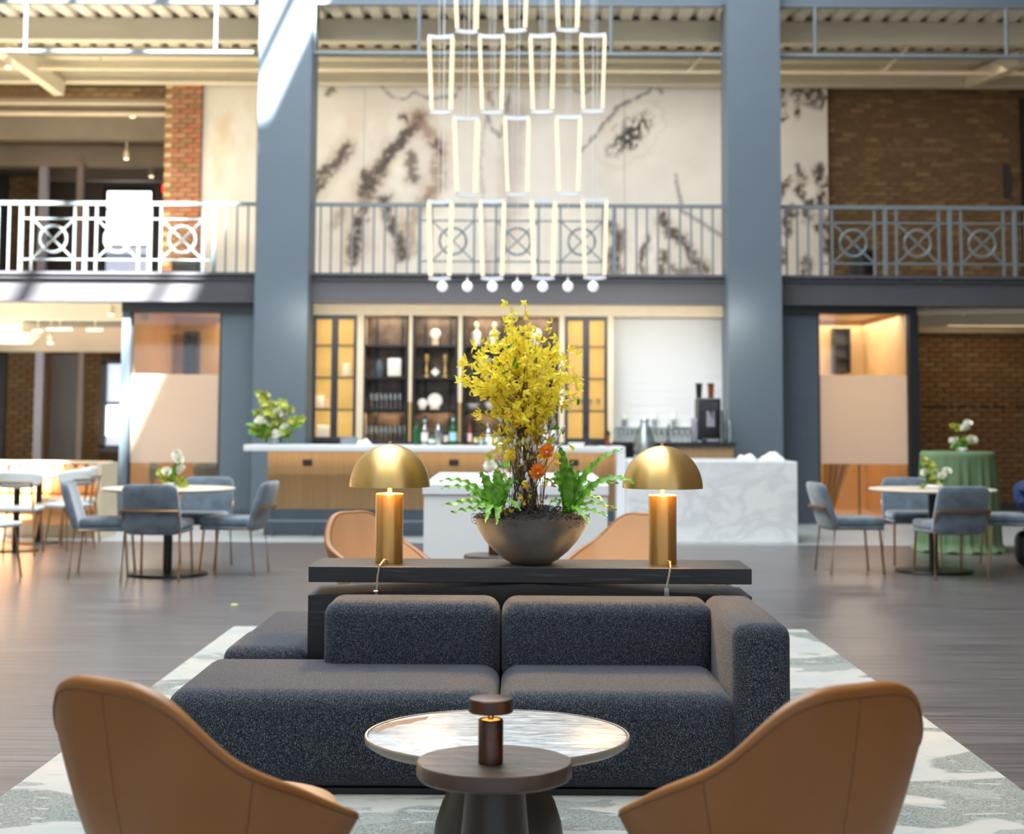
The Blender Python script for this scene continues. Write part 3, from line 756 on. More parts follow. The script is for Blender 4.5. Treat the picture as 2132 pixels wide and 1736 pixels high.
def paint(X, Y):
    n1 = fbm(X, Y, .012, 1); n2 = fbm(X, Y, .05, 9); n3 = fbm(X, Y, .13, 20, 3); nn = fbm(X, Y * .5, .03, 31)
    base = np.stack([np.full(X.shape, v) for v in (222., 217., 209.)], -1)
    base += ((n1 - .47) * 34)[..., None] * np.array([1, .95, .8])
    def lay(a, col): 
        nonlocal base; a = np.clip(a, 0, 1)[..., None]; base = base * (1 - a) + np.array(col, float) * a
    wx = X + (n2 - .47) * 26; wy = Y + (fbm(X + 300, Y, .05, 40) - .47) * 26
    dark = (52, 44, 42); brown = (120, 92, 72); gl = (128, 124, 124); blue = (176, 178, 196)
    tint = lambda cx, cy, rx, ry, a, col: lay(a * np.clip(1.3 - np.hypot((wx - cx) / rx, (wy - cy) / ry), 0, 1) * np.clip((nn - .3) * 3, 0, 1), col)
    tint(480, 260, 60, 90, .6, (205, 180, 140)); tint(455, 340, 20, 60, .4, (190, 165, 125)); tint(500, 500, 40, 70, .35, (200, 180, 150))
    tint(820, 350, 120, 150, .35, (190, 165, 140)); tint(1310, 290, 70, 55, .3, (190, 165, 140))
    tint(700, 260, 60, 80, .25, (205, 185, 155)); tint(760, 480, 90, 60, .3, (190, 168, 145))
    def stroke(pts, wd, a, col=dark, rag=.9, thin=False):
        d = seg_d(wx if not thin else X + (n2 - .47) * 9, wy if not thin else Y + (n2 - .47) * 9, pts)
        k = np.clip(1.35 - d / (wd * (1 - rag * .6 + rag * 1.3 * n3)), 0, 1)
        lay(a * k * (np.clip((n3 - .12) * 3.6, .35, 1)), col)
        if not thin: lay(.22 * np.clip(1.6 - d / (wd * 1.6), 0, 1), (150, 124, 102))
    stroke([(652, 405), (668, 375), (690, 350), (727, 312)], 13, .85); 
    stroke([(737, 545), (745, 490), (757, 440), (766, 400), (792, 345), (826, 305), (848, 282), (871, 252)], 12, .95)
    stroke([(766, 405), (775, 380)], 17, .8); stroke([(803, 421), (817, 466), (838, 535)], 13, .95)
    stroke([(871, 250), (903, 290), (915, 335), (908, 385), (893, 415)], 15, .55, brown, 1); stroke([(905, 300), (912, 320)], 9, .8)
    stroke([(855, 330), (862, 372)], 12, .7); stroke([(840, 240), (842, 256)], 7, .85); stroke([(758, 362), (761, 378)], 7, .9)
    stroke([(893, 410), (850, 470), (860, 520)], 12, .4, brown); stroke([(700, 470), (716, 440)], 8, .4, brown)
    stroke([(683, 190), (690, 192)], 6, .6)
    stroke([(789, 175), (800, 190), (813, 202), (838, 208), (863, 194), (885, 204), (904, 206), (945, 202), (958, 180)], 4, .7, gl, .6, True)
    stroke([(1011, 231), (1024, 268), (1040, 285), (1053, 248), (1058, 200)], 5, .75, gl, .8, True); stroke([(1022, 190), (1026, 225)], 6, .6, brown)
    stroke([(1080, 240), (1066, 330), (1062, 460), (1030, 560)], 14, .35, blue, .6); stroke([(1010, 250), (1000, 340), (1010, 480), (1015, 570)], 5, .35, gl, .8, True)
    stroke([(1210, 318), (1251, 264), (1284, 223), (1320, 203), (1342, 194), (1362, 173), (1378, 190)], 4.5, .85, gl, .6, True)
    stroke([(1200, 190), (1215, 195), (1240, 180), (1250, 160)], 4, .7, gl, .6, True)
    # leaf-shaped blot
    c, s = math.cos(.75), math.sin(.75); u = (wx - 1312) * c - (wy - 278) * s; v = (wx - 1312) * s + (wy - 278) * c
    e = np.hypot(u / 56, v / 27); lay(np.clip(1.5 - e * 1.2, 0, 1) * np.clip((fbm(X, Y * .7, .16, 60, 2) - .27) * 7, 0, 1), dark)
    e2 = np.hypot(u / 86, v / 50); lay(.12 * np.clip(1 - abs(e2 - 1) * 9, 0, 1), (150, 130, 112))
    stroke([(1408, 365), (1412, 400), (1418, 437), (1440, 450), (1461, 462), (1480, 476), (1506, 491)], 4.5, .75, gl, .8, True)
    stroke([(1268, 470), (1290, 490), (1282, 520), (1280, 565)], 13, .95); stroke([(1378, 455), (1392, 480), (1424, 505), (1440, 530), (1462, 552)], 12, .9, dark, 1.2)
    stroke([(1350, 495), (1336, 530), (1338, 565)], 7, .8); stroke([(1385, 530), (1378, 565)], 9, .85, dark, 1.2); stroke([(1400, 560), (1470, 562)], 10, .6)
    for cx, cy, r_ in ((1664, 190, 14), (1697, 186, 17), (1632, 196, 14), (1661, 228, 9), (1712, 208, 8), (1630, 243, 7), (1684, 205, 10), (1668, 378, 16), (1672, 400, 10), (1703, 360, 13),
                       (1720, 388, 13), (1712, 412, 13), (1628, 398, 11), (1682, 440, 14), (1640, 462, 15), (1716, 464, 16), (1722, 498, 14), (1690, 425, 8), (1650, 440, 8), (1700, 470, 9), (1676, 553, 13), (1632, 530, 9), (1662, 350, 8), (1640, 380, 8)):
        e = np.hypot((wx - cx) / (r_ * .8), (wy - cy) / (r_ * 1.5)); lay(np.clip(1.5 - e, 0, 1) * np.clip((n3 - .3) * 5, 0, 1), (38, 38, 44))
        lay(.3 * np.clip(1.6 - e, 0, 1), brown)
    return np.clip(base, 0, 255)
ym = 24.38
mur = thing('mural', 'huge cream wall mural with dark ink-like strokes behind the gallery railing', 'mural', (XX(1070, ym), ym, zb1))
zt = ZZ(172, ym)
cuts = [418, 533, 757, 1060, 1300, 1509, 1724]
for a_, b_ in zip(cuts, cuts[1:]):
    xa, xb = XX(a_, ym, 350) + .003, XX(b_, ym, 350) - .003
    nx, nz_ = int((b_ - a_) / 3.2), 130
    za = zb1 + .02
    me = bpy.data.meshes.new('mural_panel'); vx = np.linspace(xa, xb, nx); vz = np.linspace(za, zt, nz_)
    GX, GZ = np.meshgrid(vx, vz)
    v = np.stack([GX.ravel(), np.full(GX.size, ym), GZ.ravel()], -1)
    # a panel is 2 cm thick: two back corners rows close it
    pxs = a_ + (GX - xa) / (xb - xa) * (b_ - a_); s_ = F / ym; pys = VPY - (GZ - EYE) * s_ * (1 + .0)
    pys = 172 + (zt - GZ) * (571 - 172) / (zt - ZZ(571, ym))
    col = paint(pxs, pys)
    idx = np.arange(GX.size).reshape(nz_, nx)
    f = np.stack([idx[:-1, :-1], idx[:-1, 1:], idx[1:, 1:], idx[1:, :-1]], -1).reshape(-1, 4)
    n0 = GX.size
    back = [(xa, ym + .03, za), (xb, ym + .03, za), (xb, ym + .03, zt), (xa, ym + .03, zt)]
    fc = [tuple(map(int, r)) for r in f] 
    c4 = [int(idx[0, 0]), int(idx[0, -1]), int(idx[-1, -1]), int(idx[-1, 0])]
    for k in range(4):
        j = (k + 1) % 4; fc.append((c4[k], n0 + k, n0 + j, c4[j]))
    me.from_pydata([tuple(map(float, r)) for r in v] + back, [], fc)
    ca = me.color_attributes.new('Col', 'FLOAT_COLOR', 'POINT')
    sr = col.reshape(-1, 3) / 255; ln = np.where(sr <= .04045, sr / 12.92, ((sr + .055) / 1.055) ** 2.4)
    full = np.ones((n0 + 4, 4)); full[:n0, :3] = ln; full[n0:, :3] = .6
    ca.data.foreach_set('color', full.ravel())
    me.materials.append(M['printed_panel']); me.transform(root_mat(mur).inverted())
    o = bpy.data.objects.new('mural_panel', me); C.objects.link(o); o.parent = mur

# dark things on the right of the gallery
p = P(1793, 545, 23.8)
t = thing('waste_bin', 'black round bin on the gallery before the right brick wall', 'bin', (p.x, 23.8, zb1 - .02))
MB().lathe([(0, 0), (.15, 0), (.18, .62), (.17, .62), (.0, .6)], (p.x, 23.8, zb1 - .02), 24).build('bin_body', 'black_metal', t)
MB().lathe([(.185, .6), (.185, .64), (.1, .70), (.0, .70)], (p.x, 23.8, zb1 - .02), 24).build('lid', 'charcoal_metal', t)
p = P(2095, 370, 24.5); solo(MB().box((p.x - .04, 24.42, ZZ(405, 24.5)), (p.x + .03, 24.5, ZZ(338, 24.5))), 'wall_conduit', 'charcoal_metal', 'dark upright conduit box on the upper right brick wall', 'conduit', (p.x, 24.45, 5), smooth=0)
struct(MB().box((XX(2127, 24.4, 300), 24.36, zb1), (8.6, 24.46, ZZ(200, 24.4))), 'door_4', 'black_metal')
t = thing('floor_box', 'low black equipment box on the gallery at the brick pier', 'box', P(388, 565, 24.0))
a_, b_ = P(362, 600, 23.9), P(416, 542, 23.9); MB().rbox((a_.x, 23.7, zb1 - .02), (b_.x, 24.2, b_.z), .02, 2).build('box_body', 'black_metal', t); MB().box((a_.x + .05, 23.69, b_.z - .08), (b_.x - .05, 23.7, b_.z - .05)).build('grille', 'charcoal_metal', t, 0)

# ---- small spotlights
def make_spot():
    t = thing('spotlight', 'x', 'spotlight', group='small cylinder spotlights')
    MB().cyl((0, 0, .02), (0, 0, .14), .048, n=16).build('housing', 'cream_wood', t, local=True)
    MB().cyl((0, 0, .14), (0, 0, .62), .009, n=6).build('stem', 'cream_wood', t, local=True)
    MB().cyl((0, 0, .0), (0, 0, .022), .041, n=16).build('lens', 'spot_glow', t, local=True)
    return t
first = make_spot()
for i, (px, py, Y, lab) in enumerate(((490, 52, 22.0, 'cream spotlight under the upper deck just left of the left column'), (1685, 47, 22.0, 'cream spotlight under the upper deck just right of the right column'),
        (17, 142, 22.0, 'cream spotlight under the upper deck at far left'), (112, 232, 26.0, 'spotlight on the upper pipe in the upper left opening'),
        (276, 245, 26.0, 'spotlight hung between the pipes, right part of the upper left opening'), (263, 332, 28.2, 'spotlight on a long stem in the middle of the upper left room'), (315, 369, 30, 'lowest spotlight, just left of the red sign upstairs'),
        (105, 716, 23.6, 'spotlight under the gallery, between the duct and the glass booth'), (231, 657, 21.9, 'bright spotlight under the gallery right beside the left glass booth'))):
    p = P(px, py, Y)
    if i == 0: first.location = p; first['label'] = lab
    else: copy_tree(first, None, p, None, lab)
# ================================================================== THE BAR
# back bar: a cream case of six bays
yc = 21.42
X_ = lambda p: XX(p, yc, 780)
zc0, zc1, zhd = ZZ(921, yc), ZZ(658, yc), ZZ(633, yc)
bb = thing('back_bar', 'tall cream back-bar cabinet with open shelves between two pairs of golden mesh doors', 'cabinet', (X_(960), yc, 0))
MB().box((X_(639), yc - .06, zc1), (X_(1516), yc + .5, zhd)).build('cornice', 'cream_wood', bb, 0)
MB().box((X_(641), yc, .0), (X_(1277), yc + .5, zc0)).build('base_cabinet', 'charcoal_metal', bb, 0)
MB().box((X_(641), yc + .46, zc0), (X_(1277), yc + .5, zc1)).build('back_board', 'antique_mirror', bb, 0)
posts = [(640, 651), (743, 757), (848, 861), (951, 965), (1060, 1071), (1164, 1175), (1265, 1277)]
for i, (a_, b_) in enumerate(posts):
    if i in (0, 1, 5, 6):
        MB().box((X_(a_), yc - .03, zc0), (X_(b_), yc + .46, zc1)).build('upright', 'cream_wood', bb, 0)
    else:
        MB().box((X_(a_), yc + .02, zc0), (X_(b_), yc + .46, zc1)).build('upright', 'charcoal_metal', bb, 0)
        MB().box((X_(a_) + .02, yc - .03, ZZ(838, yc)), (X_(b_) - .02, yc + .02, zc1)).build('upright_facing', 'cream_wood', bb, 0)
        MB().cyl(((X_(a_) + X_(b_)) / 2, yc - .005, zc0), ((X_(a_) + X_(b_)) / 2, yc - .005, ZZ(838, yc)), .026, n=14).build('upright_foot', 'brass', bb)
bays = [(757, 848), (861, 951), (965, 1060), (1071, 1164)]
shz = [ZZ(y_, yc) for y_ in (721, 788, 855)]
for a_, b_ in bays:
    for z_ in shz: MB().box((X_(a_), yc + .05, z_ - .014), (X_(b_), yc + .44, z_ + .014)).build('shelf_board', 'black_metal', bb, 0)
    for s_, e_ in ((a_, a_ + 3), (b_ - 3, b_)): MB().box((X_(s_), yc + .0, zc0), (X_(e_), yc + .04, zc1)).build('inner_frame', 'black_metal', bb, 0)
    MB().box((X_(a_) + .12, yc + .40, zc0), (X_(a_) + .15, yc + .44, zc1)).build('inner_frame', 'black_metal', bb, 0)
    MB().box((X_(b_) - .12, yc + .40, zc0), (X_(b_) - .10, yc + .44, zc1)).build('inner_frame', 'black_metal', bb, 0)
    area(((X_(a_) + X_(b_)) / 2, yc + .2, zc1 - .02), (0, .2, -1), .45, .1, 3.0, (1, .76, .5), 'shelf_light')
    area(((X_(a_) + X_(b_)) / 2, yc + .36, shz[2] - .03), (0, 0, -1), .45, .05, 2.0, (1, .72, .4), 'shelf_light')
# mesh-door bays: two narrow doors, each a dark frame round golden mesh
m_, n, L, b = custom('gold_mesh'); M['gold_mesh'] = m_
b.inputs['Base Color'].default_value = (*lin('c8a763'), 1); b.inputs['Metallic'].default_value = .3; b.inputs['Roughness'].default_value = .5
t_ = n.new('ShaderNodeTexCoord'); wv = n.new('ShaderNodeTexWave'); wv.bands_direction = 'Z'; wv.inputs['Scale'].default_value = 12
tr = n.new('ShaderNodeBsdfTransparent'); mx = n.new('ShaderNodeMixShader'); rr = n.new('ShaderNodeMapRange')
L.new(t_.outputs['Object'], wv.inputs[0]); L.new(wv.outputs['Fac'], rr.inputs[0]); rr.inputs[3].default_value = .12; rr.inputs[4].default_value = .32
L.new(rr.outputs[0], mx.inputs[0]); L.new(tr.outputs[0], mx.inputs[1]); L.new(b.outputs[0], mx.inputs[2]); L.new(mx.outputs[0], n['Material Output'].inputs[0])
dm('gold_lining', 'e2c078', .5)
for a_, b_ in ((651, 743), (1175, 1265)):
    xa, xb = X_(a_), X_(b_); xm = (xa + xb) / 2
    for x0, x1, hs in ((xa, xm, -1), (xm, xb, 1)):
        f_ = .045; fm = .045
        d = MB().box((x0, yc - .03, zc0), (x0 + f_, yc, zc1)).box((x1 - f_, yc - .03, zc0), (x1, yc, zc1)).box((x0 + f_, yc - .03, zc0), (x1 - f_, yc, zc0 + .06)).box((x0 + f_, yc - .03, zc1 - .06), (x1 - f_, yc, zc1)).build('door', 'charcoal_metal', bb, 0)
        MB().box((x0 + f_, yc - .018, zc0 + .06), (x1 - f_, yc - .012, zc1 - .06)).build('mesh_panel', 'gold_mesh', d, 0)
        hx = xm + hs * .02; MB().cyl((hx, yc - .06, 1.28), (hx, yc - .03, 1.28), .012, n=10).build('knob', 'bronze', d)
    for z_ in shz: MB().box((xa, yc + .02, z_ - .014), (xb, yc + .42, z_ + .014)).build('shelf_board', 'bronze', bb, 0)
    MB().box((xa, yc + .43, zc0), (xb, yc + .46, zc1)).build('back_lining', 'gold_lining', bb, 0)
    zz = [zc0] + shz + [zc1]
    for k in range(4): area((xm, yc + .03, zz[k + 1] - .03), (0, .8, -1), .5, .05, 2.4, (1, .86, .62), 'shelf_light')

# white tiled wall of the coffee station
yt = 21.85
tw = struct(MB().box((X_(1277), yt, 0), (XX(1518, yt, 780), yt + .1, zc1 + .05)), 'wall_back', 'white_paint')
tme = bmesh.new(); bmesh.ops.create_cube(tme, size=1)
for v in tme.verts: v.co = Vector((v.co.x * .296, v.co.y * .012, v.co.z * .096))
tm = bpy.data.meshes.new('tile'); tme.to_mesh(tm); tme.free(); tm.materials.append(M['white_paint'])
z_ = .96; r_ = 0
xl, xr = X_(1279), XX(1516, yt, 780)
while z_ < zc1 - .05:
    x_ = xl + (.15 if r_ % 2 else 0)
    if r_ % 2: o = bpy.data.objects.new('tile', tm); C.objects.link(o); o.parent = tw; o.scale.x = .48; o.location = (xl + .071, yt - .004, z_ + .05)
    while x_ + .3 < xr + .01:
        o = bpy.data.objects.new('tile', tm); C.objects.link(o); o.parent = tw; o.location = (x_ + .15, yt - .004 + random.uniform(0, .003), z_ + .05); x_ += .3
    z_ += .1; r_ += 1
struct(MB().box((XX(1509, yt, 780), yt - .05, 0), (XX(1518, yt, 780), yt, zc1)), 'trim_6', 'post_brown')

# coffee counter: black top on a wooden box
ck = thing('coffee_counter', 'black-topped wooden counter under the coffee machine', 'counter', (XX(1450, 20.1), 20.1, 0))
z_ = ZZ(919, 19.9)
MB().box((XX(1283, 19.9), 19.86, z_ - .05), (XX(1531, 19.9), 20.66, z_)).build('worktop', 'black_lacquer', ck, 0)
MB().box((XX(1375, 19.9), 19.9, 0), (XX(1527, 19.9), 20.6, z_ - .05)).build('carcass', 'bar_wood', ck, 0)
MB().box((XX(1300, 19.9), 20.0, 0), (XX(1372, 19.9), 20.6, z_ - .05)).build('dark_cabinet', 'black_metal', ck, 0)
zK = z_
# main bar
yb_ = 18.3
zt0 = ZZ(942, yb_); zt1 = ZZ(929, yb_)
br_ = thing('bar_counter', 'long white-topped bar with fluted wooden front and grey foot rail', 'bar', (XX(900, 18.8), 18.8, 0))
xr_ = XX(1302, yb_)
MB().rbox((XX(508, yb_), yb_, zt0), (xr_, 19.05, zt1), .008, 2).build('worktop', 'white_stone', br_)
MB().box((XX(1284, yb_), yb_, 0), (xr_, 19.05, zt0)).build('end_panel', 'white_stone', br_, 0)
yf = 18.72
xa, xb = XX(556, yf, 1000), XX(1284, yb_)
zf0, zf1 = ZZ(1062, yf), zt0
q = MB(); bm = q.bm; n_ = 190
prof = []
for k in range(n_ + 1):
    x_ = xa + (xb - xa) * k / n_
    prof += [(x_, yf + .012), (x_ + .006, yf), (x_ + (xb - xa) / n_ - .008, yf)] if k < n_ else [(xb, yf + .012)]
a = [bm.verts.new((p[0], p[1], zf0)) for p in prof]; b2 = [bm.verts.new((p[0], p[1], zf1 - .28)) for p in prof]
for i in range(len(a) - 1): bm.faces.new((a[i], a[i + 1], b2[i + 1], b2[i]))
q.build('fluted_front', 'bar_wood', br_, 20)
MB().box((xa, yf + .005, zf1 - .28), (xb, yf + .05, zf1)).build('upper_front', 'bar_wood', br_, 0)
MB().box((xa, yf + .013, .02), (xb, 18.97, zf1)).build('carcass', 'bar_wood', br_, 0)
for px in (640, 945, 1195):
    p = P(px, 963, yf); s_ = MB().box((p.x - .055, yf - .002, p.z - .035), (p.x + .055, yf + .006, p.z + .035)).build('socket_plate', 'black_metal', br_, 0)
    MB().box((p.x - .035, yf - .004, p.z - .02), (p.x - .005, yf - .002, p.z + .02)).build('socket', 'charcoal_metal', s_, 0)
    MB().box((p.x + .005, yf - .004, p.z - .02), (p.x + .035, yf - .002, p.z + .02)).build('socket', 'charcoal_metal', s_, 0)
MB().box((xa - .03, yf + .0, 0), (xb, 19.0, zf0)).build('plinth', 'wall_dark_grey', br_, 0)
zr_ = ZZ(1088, 18.5)
MB().cyl((xa - .03, 18.5, zr_), (xb - .05, 18.5, zr_), .02, n=12).build('foot_rail', 'wall_grey', br_)
for k in range(9):
    x_ = xa + .1 + (xb - xa - .3) * k / 8; MB().tube([(x_, 18.5, zr_), (x_, 18.5, .02), (x_, yf, .02)], .012, 6).build('rail_bracket', 'wall_dark_grey', br_)
area(((xa + xb) / 2, 18.6, zt0 - .02), (0, .5, -1), 4.2, .04, 4, (1, .72, .42), 'bar_light')

# marble-clad block at the right end of the bar
p0, p1 = XX(1308, 17.86), XX(1661, 17.86, 1050)
zm_ = ZZ(958, 17.86)
t = thing('marble_counter', 'white marble-clad service counter right of the bar', 'counter', ((p0 + p1) / 2, 18.4, 0))
MB().rbox((p0, 17.86, 0), (p1, 19.1, zm_), .006, 1).build('cladding', 'marble_block', t)
MB().box((p0 + .01, 18.2, zm_), (p1 - .3, 19.0, zm_ + .004)).build('inset_top', 'white_stone', t, 0)
# plain white host counter in front of the bar
p0, p1 = XX(881, 11.6), XX(1268, 11.6); zh_ = ZZ(1008, 11.6)
t = thing('white_counter', 'plain white host counter behind the flower bowl, before the bar', 'counter', ((p0 + p1) / 2, 12.8, 0))
MB().box((p0 + .01, 11.62, 0), (p1 - .01, 14.0, zh_ - .085)).build('carcass', 'white_paint', t, 0)
MB().rbox((p0, 11.6, zh_ - .08), (p1, 14.05, zh_), .006, 1).build('worktop', 'white_stone', t)

# ------------------------------------------------------------------ small things of the bar
BOT = {}
def bottle(px, py0, py1, Y, zbase, m, lab, grp='bottles on the bar top', cap='charcoal_metal', lbl=None, wpx=14):
    h = (ZZ(py0, Y) - zbase); r = wpx / 2 * Y / F; x = XX(px, Y, py1)
    t = thing('bottle', lab, 'bottle', (x, Y, zbase), group=grp)
    MB().lathe([(0, 0), (r, 0), (r, .58 * h), (r * .85, .66 * h), (r * .36, .76 * h), (r * .34, .93 * h), (0, .93 * h)], (x, Y, zbase), 16).build('glass_body', m, t)
    MB().lathe([(r * .38, .9 * h), (r * .38, h), (0, h)], (x, Y, zbase), 12).build('cap', cap, t)
    if lbl: MB().lathe([(r * 1.02, .16 * h), (r * 1.02, .48 * h)], (x, Y, zbase), 16).build('label', lbl, t)
zt_ = zt1
for a_ in ((867, 872, 'bottle_green', 'tall green glass bottle, leftmost on the bar top', None, 13, 'charcoal_metal'),
           (884, 874, 'tumbler', 'clear bottle with blue cap and white label beside the green one', 'ceramic_white', 15, 'bottle_blue'),
           (900, 902, 'bottle_green', 'short squat bottle with white label left of the steel shaker', 'ceramic_white', 15, 'charcoal_metal'),
           (928, 885, 'bottle_dark', 'dark slim bottle with pale label right of the steel shaker', 'cream_wood', 11, 'charcoal_metal'),
           (943, 871, 'bottle_green', 'green bottle with big pale blue label right of the dark slim one', 'bottle_blue', 16, 'bottle_blue'),
           (978, 876, 'bottle_amber', 'amber bottle with a pourer left of the yellow blossoms', 'pink_petal', 9, 'charcoal_metal'),
           (968, 895, 'bottle_dark', 'short dark bitters bottle left of the amber one', None, 9, 'charcoal_metal'),
           (991, 893, 'bottle_dark', 'short dark bottle with black cap right of the amber one', 'cream_wood', 10, 'charcoal_metal'),
           (1002, 900, 'tumbler', 'short clear bottle with blue label by the blossoms', 'bottle_blue', 9, 'charcoal_metal'),
           (1017, 882, 'tumbler', 'clear white-labelled bottle partly behind the yellow blossoms', 'ceramic_white', 14, 'ceramic_white'),
           (1152, 860, 'tumbler', 'tall clear bottle right of the yellow blossoms', 'ceramic_white', 12, 'post_grey'),
           (1136, 878, 'tumbler', 'clear bottle with white label behind the catkins', 'ceramic_white', 14, 'ceramic_white')):
    bottle(a_[0], a_[1], 925, 18.85, zt_, a_[2], a_[3], lbl=a_[4], wpx=a_[5], cap=a_[6])
def pos(px, Y): return XX(px, Y, 900)
# shaker, pepper mill
x = pos(913, 18.8); t = thing('cocktail_shaker', 'steel cocktail shaker among the bottles', 'shaker', (x, 18.8, zt_))
MB().lathe([(0, 0), (.034, 0), (.046, .17), (.046, .18)], (x, 18.8, zt_), 20).build('tin', 'chrome', t)
MB().lathe([(.047, .18), (.03, .235), (.02, .24), (.02, .262), (0, .265)], (x, 18.8, zt_), 20).build('lid', 'chrome', t)
x = pos(1265, 18.8); t = thing('pepper_mill', 'dark wooden pepper mill at the right end of the bar', 'mill', (x, 18.8, zt_))
MB().lathe([(0, 0), (.032, 0), (.03, .03), (.02, .07), (.028, .11), (.03, .125)], (x, 18.8, zt_), 16).build('mill_body', 'bottle_amber', t)
MB().lathe([(.03, .127), (.034, .14), (.03, .165), (.012, .175), (.01, .19), (0, .195)], (x, 18.8, zt_), 16).build('mill_head', 'bronze', t)
x = pos(1226, 18.8); t = thing('copper_tray', 'low copper tray with cups near the right end of the bar', 'tray', (x, 18.8, zt_))
MB().lathe([(0, 0), (.12, 0), (.13, .02), (.125, .02), (.118, .008), (0, .008)], (x, 18.8, zt_), 24).build('tray', 'bronze', t)
for px0, px1, lab in ((712, 742, 'clear plastic caddy at the left part of the bar'), (1186, 1214, 'low white dish near the right end of the bar')):
    x0, x1 = pos(px0, 18.75), pos(px1, 18.75)
    t = thing('caddy', lab, 'caddy', ((x0 + x1) / 2, 18.75, zt_)); m = 'clear_plastic' if px0 < 1000 else 'ceramic_white'; hh = .09 if px0 < 1000 else .035
    q = MB().box((x0, 18.67, zt_), (x1, 18.83, zt_ + .008)); 
    for a_, b_ in (((x0 - .01, 18.66), (x0 + .006, 18.84)), ((x1 - .006, 18.66), (x1 + .01, 18.84)), ((x0, 18.66), (x1, 18.67)), ((x0, 18.83), (x1, 18.84))): q.box((*a_, zt_), (*b_, zt_ + hh))
    q.build('tub', m, t, 0); MB().box((x0 - .015, 18.65, zt_ + hh), (x1 + .015, 18.66, zt_ + hh + .008)).build('rim', m, t, 0)
def cloth(px0, px1, Y, zb, h, lab, seed):
    x0, x1 = pos(px0, Y), pos(px1, Y); rnd = random.Random(seed); ph = rnd.uniform(0, 6)
    q = MB()
    def fn(u, v):
        e = math.sin(math.pi * min(1, max(0, u))) ** .35 * math.sin(math.pi * v) ** .35
        return Vector((x0 + (x1 - x0) * u, Y + .22 * (v - .5), zb + .002 + h * e * (.7 + .22 * math.sin(9 * u + ph + 3 * v) + .12 * math.sin(17 * v + ph))))
    q.grid(fn, 18, 12); o = solo(q, 'folded_cloth', 'cloth_white', lab, 'cloth', ((x0 + x1) / 2, Y, zb)); 
cloth(744, 774, 18.7, zt_, .075, 'crumpled white cloth on the left part of the bar', 1)
cloth(1535, 1572, 18.3, zm_ + .004, .08, 'crumpled white napkin on the marble counter, left of two', 2)
cloth(1582, 1632, 18.3, zm_ + .004, .10, 'folded white towel on the marble counter, right of two', 3)
# glasses
def make_glass(r, h, stem, m='tumbler', name='drinking_glass'):
    t = thing(name, 'x', 'glass')
    if stem: MB().lathe([(0, 0), (r * .8, .002), (r * .12, .008), (r * .1, h * .45), (r * .6, h * .55), (r, h * .78), (r * .85, h), (r * .8, h), (r * .92, h * .78), (0, h * .52)], (0, 0, 0), 14).build('glass_body', m, t, local=True)
    else: MB().lathe([(0, 0), (r * .8, 0), (r, h), (r * .93, h), (r * .74, .01), (0, .01)], (0, 0, 0), 14).build('glass_body', m, t, local=True)
    return t
def glass_row(n_, px0, px1, Y, zb, r, h, stem, lab, grp, rows=1):
    f = make_glass(r, h, stem); f['group'] = grp; f['label'] = lab
    for j in range(rows):
        for i in range(n_):
            x = XX(px0 + (px1 - px0) * i / max(1, n_ - 1), Y, 850); o = f if (i == 0 and j == 0) else copy_tree(f)
            o.location = (x, Y + j * 2.4 * r, zb)
            nth = ('first', 'second', 'third', 'fourth', 'fifth', 'sixth', 'seventh', 'eighth', 'ninth')[i]
            o['label'] = f"{nth} glass from left{(', front row,' if j == 0 else ', rear row,') if rows > 1 else ''} {lab}"
glass_row(7, 774, 833, yc + .16, shz[2] + .014, .032, .21, True, 'on the lowest shelf of the first open bay', 'stem glasses on the lower shelf', 2)
glass_row(9, 765, 843, yc + .14, zc0, .03, .21, True, 'on the counter below the first open bay', 'stem glasses on the back counter', 2)
glass_row(5, 1284, 1322, 20.3, zK, .034, .15, True, 'in the row left of the large glass dispenser', 'glasses left of the decanter')
glass_row(7, 1372, 1444, 20.3, zK, .034, .15, True, 'in the row left of the coffee machine', 'glasses left of the coffee machine')
glass_row(2, 1188, 1208, yc + .2, shz[2] + .011, .035, .16, True, 'behind the left door of the right mesh pair', 'glasses behind the right mesh doors', 1)
glass_row(2, 1230, 1246, yc + .2, shz[2] + .011, .035, .16, True, 'behind the right door of the right mesh pair', 'glasses behind the far right mesh door', 1)
# jars on the ledge behind the coffee counter
t = thing('glass_ledge', 'thin glass ledge on the white tiled wall', 'shelf', (XX(1350, yt), yt - .1, ZZ(888, yt)))
MB().box((XX(1282, yt), yt - .2, ZZ(890, yt)), (XX(1450, yt), yt - .01, ZZ(887, yt))).build('ledge', 'tumbler', t, 0)
for px in (1290, 1366, 1440): MB().box((XX(px, yt), yt - .18, ZZ(893, yt)), (XX(px, yt) + .01, yt - .01, ZZ(890, yt))).build('bracket', 'chrome', t, 0)
for px, lab in ((1300, 'small jar with white lid on the glass ledge, leftmost of three'), (1362, 'small jar with white lid on the glass ledge, middle of three'), (1402, 'small jar with white lid on the glass ledge, rightmost of three')):
    x = XX(px, yt - .1); zz_ = ZZ(887, yt)
    t = thing('jar', lab, 'jar', (x, yt - .1, zz_), group='jars on the glass ledge'); MB().lathe([(0, 0), (.034, 0), (.036, .1), (0, .1)], (x, yt - .1, zz_), 16).build('jar_body', 'clear_plastic', t)
    MB().lathe([(.04, .1), (.04, .15), (.03, .17), (0, .172)], (x, yt - .1, zz_), 16).build('lid', 'ceramic_white', t)
